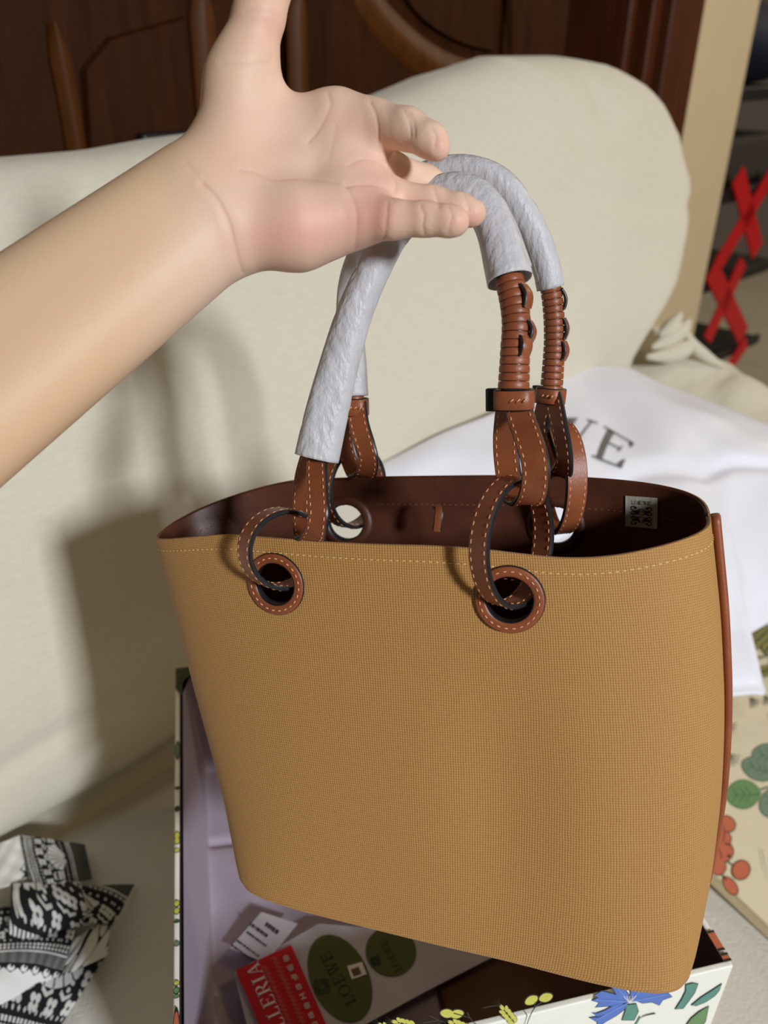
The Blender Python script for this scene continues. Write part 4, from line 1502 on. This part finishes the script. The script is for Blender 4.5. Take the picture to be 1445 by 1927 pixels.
# red label with white lettering
RO = np.array([443, 1826.]); RX = np.array([548, 1778.]) - RO; RY = np.array([612, 1924.]) - np.array([548, 1778.])
RP = lambda a, b: RO + a * RX + b * RY                 # a across (tops of the letters towards a = 0), b down the strip
rl = flat('red_label', [RP(0, 0), RP(1, 0), RP(1, 1.75), RP(0, 1.75)], SZ + .0022, 'red', None)
tag(rl, 'red paper label with white lettering lying in the box beside the green oval', 'label')
zr = SZ + .0026
mb = MB()
ztext(mb, 'GALLERIA', RP(.40, 1.205), -RY / np.linalg.norm(RY) * 29, -RX / np.linalg.norm(RX) * 27, zr, .09)
tag(mb.build('lettering', [M['white']], rl), kind='stuff')
mb = MB()
for k in range(10):                                   # column of small block characters
    c0_ = RP(.835, .12 + .122 * k)
    du, dv = RX / np.linalg.norm(RX), RY / np.linalg.norm(RY)
    r2 = random.Random(k)
    for a, b, w, h in [(-5, -5, 10, 1.8), (-5, -1, 10, 1.8), (-5, 3.4, 10, 1.8), (-5, -5, 1.8, 10), (3.4, -5, 1.8, 10), (-.9, -6, 1.8, 12)]:
        if r2.random() < .18: continue
        p = [c0_ + du * (a + e * w) + dv * (b + f * h) for e, f in ((0, 0), (1, 0), (1, 1), (0, 1))]
        mb.add([onz(*q, zr) for q in p], [(0, 1, 2, 3)])
tag(mb.build('characters', [M['white']], rl), kind='stuff')
mb = MB()
for a0, b0, b1, n in ((.46, .10, 1.3, 60), (.66, .05, 1.3, 70)):      # two lines of tiny pale print
    for k in range(n):
        c0_ = RP(a0 + .02 * ((k * 7) % 3 - 1), b0 + (b1 - b0) * k / n)
        p = [c0_ + e * du * 4.5 + f * dv * 1.1 for e, f in ((-1, -1), (1, -1), (1, 1), (-1, 1))]
        mb.add([onz(*q, zr) for q in p], [(0, 1, 2, 3)])
tag(mb.build('small_print', [M['pink']], rl), kind='stuff')

# white care label with rows of tiny text, above the red one
wl_ = flat('white_label', [(432, 1784), (492, 1716), (560, 1738), (500, 1812)], SZ + .0018, 'sheet', None)
tag(wl_, 'small white printed label tucked behind the red label in the box', 'label')
mb = MB()
r2 = random.Random(5)
d1 = np.array([52, 38.]); d1 /= np.linalg.norm(d1); d2 = np.array([-38, 52.]); d2 /= np.linalg.norm(d2)
for row, (o_, L, hgt) in enumerate((((472, 1735), 38, 7), ((466, 1752), 46, 4.5), ((447, 1768), 48, 3.8), ((437, 1777), 52, 3.8), ((503, 1735), 26, 9))):
    x = 0
    while x < L:
        w = r2.uniform(1.5, 4.5)
        p = [np.array(o_) + d1 * (x + e * w) + d2 * (f * hgt) for e, f in ((0, 0), (1, 0), (1, .8 + .2 * r2.random()), (0, 1))]
        mb.add([onz(*q, SZ + .0023) for q in p], [(0, 1, 2, 3)]); x += w + r2.uniform(1, 2.4)
tag(mb.build('small_print', [M['ink']], wl_), kind='stuff')

# =================================================================== BOX LID at the right
LZ = SEAT + .016
LA, LB_ = onz(1352, 1652, LZ)[:2], onz(1445, 1740, LZ)[:2]
ld = LB_ - LA; ld /= np.linalg.norm(ld); lw = np.array([-ld[1], ld[0]])
if lw[0] < 0: lw = -lw
LL, LWid = .44, .37
LQ = lambda a, b, z: np.array([*(LA + a * ld + b * lw), z])
L3 = np.array([[ld[0], ld[1], 0], [lw[0], lw[1], 0], [0, 0, 1.0]])
lid = empty('box_lid', LQ(LL / 2, LWid / 2, SEAT).tolist(), 'cream box lid printed with green leaves and rust berries, lying beside the box', 'lid')
a_off = -.21
mb = MB(); mb.box(LQ(a_off + LL / 2, LWid / 2, LZ - .002), L3, (LL / 2, LWid / 2, .002)); top_ = mb.build('top', [M['lidpaper']], lid, bevel=.001)
for nm, (a, b, ha, hb) in {'front_rim': (a_off + LL - .002, LWid / 2, .002, LWid / 2), 'back_rim': (a_off + .002, LWid / 2, .002, LWid / 2), 'left_rim': (a_off + LL / 2, .002, LL / 2, .002),
                           'right_rim': (a_off + LL / 2, LWid - .002, LL / 2, .002)}.items():
    mb = MB(); mb.box(LQ(a, b, (LZ + SEAT) / 2 - .002), L3, (ha, hb, (LZ - SEAT) / 2 - .002)); mb.build(nm, [M['lidpaper']], lid, bevel=.001)
pd = Print(plane_map(LQ(0, 0, LZ), (0, 0, 1)))


def leaf(cx, cy, rx, ry, ang, col):
    pd.ell(cx, cy, rx, ry, ang, col, 1.3, .25, 'leafd')
    d = np.array([math.cos(ang), math.sin(ang)]); e = np.array([-d[1], d[0]]); c = np.array([cx, cy])
    pd.line([c + d * rx * 1.15, c + d * rx * .2 + e * ry * .1, c - d * rx * .75], 1.5, 'leafd', .0005)
    for k in (-.35, .1, .45):
        for sd in (-1, 1):
            pd.line([c + d * rx * k, c + d * rx * (k - .35) + e * sd * ry * .55], 1.0, 'leafd', .0005)


leaf(1398, 1495, 32, 27, .0 - .05, 'leaf'); leaf(1428, 1447, 34, 22, .35, 'sage'); leaf(1447, 1422, 32, 22, .1, 'sage'); leaf(1462, 1512, 30, 34, 1.2, 'sage'); leaf(1490, 1465, 30, 24, -.4, 'leaf')
pd.line([(1431, 1487), (1448, 1482), (1475, 1490)], 3, 'leafd')
for cx, cy, rx, ry, an in ((1367, 1551, 17, 14, .6), (1362, 1580, 13, 14, 0), (1360, 1603, 19, 19, .3), (1352, 1632, 13, 15, 0), (1394, 1638, 16, 18, .5), (1374, 1668, 19, 10, .95), (1340, 1570, 22, 24, 0), (1338, 1615, 18, 20, .2)):
    pd.ell(cx, cy, rx, ry, an, 'orange', 1.8)
pd.line([(1368, 1622), (1380, 1630)], 3); pd.line([(1360, 1648), (1366, 1658)], 3); pd.line([(1364, 1588), (1374, 1592)], 3); pd.ell(1371, 1612, 3, 3, 0, 'outline', 0)
for x, y, an, L in ((1369, 1420, .75, 26), (1367, 1363, .6, 20), (1412, 1314, .9, 20), (1440, 1310, 1.2, 18)):
    for k in range(-2, 3):
        pd.line([(x, y), (x + L * math.cos(an + .3 * k), y + L * math.sin(an + .3 * k))], 1.8, 'stalk', .0003)
pd.ell(1369, 1416, 3, 4, 0, 'kraft', 0)
pd.wheat(1414, 1216, -.75, 46, 'olivew'); pd.wheat(1398, 1206, -.9, 40, 'olivew'); pd.wheat(1432, 1266, -.2, 36, 'olivew'); pd.wheat(1440, 1226, -.7, 44, 'olivew')
pd.line([(1372, 1262), (1450, 1234)], 2, 'stalk'); pd.line([(1402, 1240), (1470, 1235)], 2, 'stalk')
pd.line([(1432, 1600), (1438, 1630), (1446, 1660)], 1.2, 'stalk')
for k in range(14):
    q = (1480 + 60 * (k % 5), 1250 + 90 * (k // 5) + 20 * (k % 2))
    leaf(q[0], q[1], 30, 20, k * .7, 'leaf' if k % 2 else 'sage')
pd.build('leaf_print', top_)

# =================================================================== WHITE DUST BAG over the lid and sofa
TOP = cat([(640, 905, .93), (720, 872, .95), (830, 816, .99), (940, 772, 1.05), (1010, 727, 1.13), (1075, 694, 1.21), (1170, 690, 1.22), (1245, 722, 1.22), (1340, 758, 1.20), (1445, 800, 1.17), (1560, 850, 1.13)], 8)
BOT = cat([(900, 1150, 1.02), (1000, 1250, .98), (1150, 1315, .945), (1300, 1312, .935), (1375, 1310, .932), (1415, 1306, .935), (1440, 1300, .94), (1400, 1212, .99), (1445, 1172, 1.02), (1520, 1120, 1.05), (1600, 1080, 1.08)], 8)
TOP, BOT = resample(TOP, 120), resample(BOT, 120)
TW_ = np.array([W(*q) for q in TOP]); BW_ = np.array([W(*q) for q in BOT])
nV = 110
DB = np.zeros((120, nV, 3))
for i in range(120):
    for j in range(nV):
        v = j / (nV - 1)
        p = TW_[i] * (1 - v) + BW_[i] * v
        up = .050 * math.sin(PI * min(1, v * 1.02)) ** .8
        s_ = i / 119
        w = .007 * math.sin(6 * v + 8 * s_ + 1) + .004 * math.sin(15 * s_ - 12 * v) + .0014 * math.sin(31 * s_ + 19 * v + 2)
        w += .014 * math.exp(-((s_ - .43 - .12 * v) / .03) ** 2) * math.exp(-(v / .35) ** 2) - .010 * math.exp(-((v - .62 + .3 * s_) / .03) ** 2)
        DB[i, j] = p + np.array([0, -.45, .89]) * (up + w * min(1, 6 * v) * min(1, 7 * (1 - v)))
db = mesh_obj('dust_bag', DB.reshape(-1, 3), grid_faces(120, nV), [M['satin']], None)
so = db.modifiers.new('cloth', 'SOLIDIFY'); so.thickness = .0012; so.offset = 0
tag(db, 'crumpled white satin dust bag with large grey lettering, lying behind the tote', 'dust bag')
# grey lettering printed on the cloth
rel = DB - CAM
fwd = rel @ np.array([0, cp, -sp])
DPX = np.stack([722.5 + F * rel[..., 0] / fwd, 963.5 - F * (rel @ np.array([0, sp, cp])) / fwd], -1)


def inv(px, py):
    d = ((DPX - np.array([px, py])) ** 2).sum(-1); i, j = np.unravel_index(np.argmin(d), d.shape)
    i, j = min(max(i, 1), 118), min(max(j, 1), nV - 2)
    A = np.stack([(DPX[i + 1, j] - DPX[i - 1, j]) / 2, (DPX[i, j + 1] - DPX[i, j - 1]) / 2], 1)
    e = np.linalg.solve(A, np.array([px, py]) - DPX[i, j])
    return np.array([i, j]) + np.clip(e, -1.5, 1.5)


o0, oE, oU = inv(1112, 861), inv(1168, 883), inv(1136, 803)
XV, YV = (oE - o0) / .68, (oU - o0)


def on_cloth(s_, lift):
    i, j = np.clip(s_[0], 0, 118.999), np.clip(s_[1], 0, nV - 1.001)
    a, b = int(i), int(j); f, g = i - a, j - b
    p = DB[a, b] * (1 - f) * (1 - g) + DB[a + 1, b] * f * (1 - g) + DB[a, b + 1] * (1 - f) * g + DB[a + 1, b + 1] * f * g
    n = np.cross(DB[a + 1, b] - DB[a, b], DB[a, b + 1] - DB[a, b]); n /= np.linalg.norm(n)
    if n @ (CAM - p) < 0: n = -n
    return p + n * lift


tx, tw = text2d('WE', .16)      # the fold hides the first letters of the word
mb = MB()
start = tw - .76
for V, fc in tx:
    V = np.array(V); V[:, 0] -= start
    mb.add([on_cloth(o0 + XV * p[0] + YV * p[1], .0022) for p in V], fc)
tag(mb.build('lettering', [M['grey_print']], db), kind='stuff')


# =================================================================== PATTERNED COTTON CLOTH, lower left
def pattern(x, y):
    """block print in cm: x along the border, y across it (0 = edge of the plain white field). returns 1 white .. 0 black"""
    d = np.zeros_like(x)
    def ell(cx, cy, rx, ry, ang=0.0):
        ca, sa = np.cos(ang), np.sin(ang)
        u, v = (x - cx) * ca + (y - cy) * sa, -(x - cx) * sa + (y - cy) * ca
        return (u / rx) ** 2 + (v / ry) ** 2 < 1
    xm = np.mod(x, 1.0) - .5
    # plain field with scalloped edge and white hearts
    edge = -.42 + .42 * np.abs(xm) * 2
    d[y < edge - .0] = 1
    hole = ((xm / .26) ** 2 + ((y - .0) / .27) ** 2 < 1) & (np.abs(xm) + .0 * y < .3)
    d[hole] = 1
    d[((xm - .05) / .10) ** 2 + ((y - .16) / .14) ** 2 < 1] = 0
    h = (y > .42) & (y < 1.25)
    d[h] = (.16 + .10 * np.sin(y[h] * 42) + .05 * np.sin(x[h] * 9))
    d[(np.abs(y - 1.34) < .07)] = .85
    d[(np.abs(y - 1.62) < .09) & (np.mod(x, .28) < .17)] = .9
    d[(np.abs(y - 1.88) < .09) & (np.mod(x, .28) < .17)] = .9
    # main band with fans and flowers
    xf = np.mod(x, 4.6) - 2.3
    for k in range(7):
        a = -.95 + .317 * k
        u = xf * np.cos(a) - (4.9 - y) * np.sin(a); v = xf * np.sin(a) + (4.9 - y) * np.cos(a)
        d[(v > .35) & (v < 1.75) & (np.abs(u) < .05 + .115 * (v - .2))] = .82
    for sx in (-1, 1):
        for i_ in range(4):
            d[((xf - sx * (1.15 + .09 * i_)) / .1) ** 2 + ((y - 3.3 - .28 * i_) / .1) ** 2 < 1] = .85
    for cx, cy in ((-1.7, 2.7), (-.55, 2.55), (.55, 2.55), (1.7, 2.7), (2.0, 3.9), (-2.0, 3.9)):
        for k in range(4):
            a = k * PI / 2 + PI / 4
            d[((xf - cx - .22 * np.cos(a)) / .16) ** 2 + ((y - cy - .22 * np.sin(a)) / .16) ** 2 < 1] = .85
        d[((xf - cx) / .09) ** 2 + ((y - cy) / .09) ** 2 < 1] = .05
    for cx, cy, s_ in ((-1.1, 2.95, 1), (0, 2.9, 1), (1.1, 2.95, 1), (-2.1, 3.2, -1), (2.1, 3.2, -1)):
        d[(np.abs(y - cy - .6 * np.abs(xf - cx)) < .09) & (np.abs(xf - cx) < .34)] = .8
    for k in range(24):
        cx, cy = -2.2 + .4 * (k % 12), 2.25 if k < 12 else 4.6
        d[((xf - cx) / .07) ** 2 + ((y - cy) / .10) ** 2 < 1] = .75
    # mirrored closing border
    y2 = 5.2 - y
    d[(y > 4.95)] = .06
    d[(np.abs(y - 5.15) < .08) & (np.mod(x, .28) < .17)] = .85
    d[(np.abs(y - 5.40) < .07)] = .8
    hh = (y > 5.55)
    d[hh] = .10 + .08 * np.sin(y[hh] * 40)
    return d


def clothlayer(name, corners, uvc, bump, parent, n=230, z0=SEAT, curl=0.0):
    """corners: 4 x (px, py, height); uvc: 4 pattern coordinates in cm"""
    u, v = np.meshgrid(np.linspace(0, 1, n), np.linspace(0, 1, n), indexing='ij')
    w4 = [(1 - u) * (1 - v), u * (1 - v), u * v, (1 - u) * v]
    px = sum(w * c[0] for w, c in zip(w4, corners)); py = sum(w * c[1] for w, c in zip(w4, corners)); hz = sum(w * c[2] for w, c in zip(w4, corners))
    hz = hz + bump(u, v) + .0006 * np.sin(15 * u + 11 * v) + .0004 * np.sin(17 * v - 15 * u)
    V = np.zeros((n, n, 3))
    r0 = ray(0, 0)
    ux = (px - 722.5) / F; vy = (963.5 - py) / F
    D = np.stack([ux, cp + vy * sp, -sp + vy * cp], -1)
    k = (z0 + hz - CAM[2]) / D[..., 2]
    V = CAM + k[..., None] * D
    X = sum(w * c[0] for w, c in zip(w4, uvc)); Y = sum(w * c[1] for w, c in zip(w4, uvc))
    X = X + .10 * np.sin(6 * v + 2 * u); Y = Y + .10 * np.sin(5 * u + 3 * v)
    d = pattern(X * 1.22, Y * 1.22 - .3)
    blk, wht = np.array(srgb(34, 33, 36)[:3]), np.array(srgb(226, 224, 218)[:3])
    col = blk + (wht - blk) * np.clip(d, 0, 1)[..., None]
    o = mesh_obj(name, loc_of(parent)(V.reshape(-1, 3)), grid_faces(n, n), [M['patcloth']], parent, True, col=col.reshape(-1, 3))
    so_ = o.modifiers.new('cloth', 'SOLIDIFY'); so_.thickness = .0010; so_.offset = -1
    return o


gs = lambda x, c, w: np.exp(-((x - c) / w) ** 2)
pcl = empty('patterned_cloth', onz(60, 1760, SEAT).tolist(), 'crumpled black and white block-printed cotton cloth on the sofa seat', 'cloth')
clothlayer('lower_layer', [(-160, 1700, .012), (205, 1790, .004), (95, 1960, .003), (-140, 2020, .010)], [(0, 3.4), (7.5, 4.6), (7.2, 1.2), (-.5, .6)], lambda u, v: .012 * np.sin(PI * u) * np.sin(PI * v), pcl)
clothlayer('middle_fold', [(-80, 1700, .030), (150, 1720, .026), (118, 1832, .020), (-70, 1925, .018)], [(-2, 4.7), (4.3, 3.7), (4.8, .3), (-1.2, -3.6)], lambda u, v: .012 * np.sin(PI * v) + .006 * np.sin(2 * PI * u), pcl)
clothlayer('upper_flap', [(-30, 1600, .028), (42, 1571, .040), (60, 1655, .038), (-60, 1690, .034)], [(0, -2.0), (2.2, -.2), (4.4, .6), (4.4, -2.6)], lambda u, v: .008 * np.sin(PI * u), pcl, 120)
clothlayer('top_fold', [(38, 1572, .041), (158, 1590, .012), (172, 1655, .016), (58, 1672, .043)], [(0, 1.0), (0, 6.1), (4.6, 5.8), (4.6, .9)], lambda u, v: .016 * np.sin(PI * u) ** .8 * (.6 + .4 * v), pcl, 190)
clothlayer('right_fold', [(70, 1672, .040), (252, 1664, .006), (212, 1742, .005), (150, 1735, .030)], [(.4, 3.1), (4.2, 5.6), (4.6, 3.0), (2.4, 2.2)], lambda u, v: .016 * np.sin(PI * u), pcl, 190)
clothlayer('front_fold', [(22, 1664, .046), (150, 1660, .040), (170, 1738, .030), (18, 1772, .036)], [(1.2, 2.0), (4.6, 4.9), (4.9, 2.6), (1.0, 1.6)], lambda u, v: .010 * np.sin(PI * v) + .004 * np.sin(PI * u), pcl, 200)
clothlayer('side_fold', [(140, 1768, .026), (208, 1722, .008), (200, 1800, .004), (110, 1840, .018)], [(.2, -.6), (2.2, .6), (3.2, -.4), (1.0, .5)], lambda u, v: .010 * np.sin(PI * u), pcl, 130)
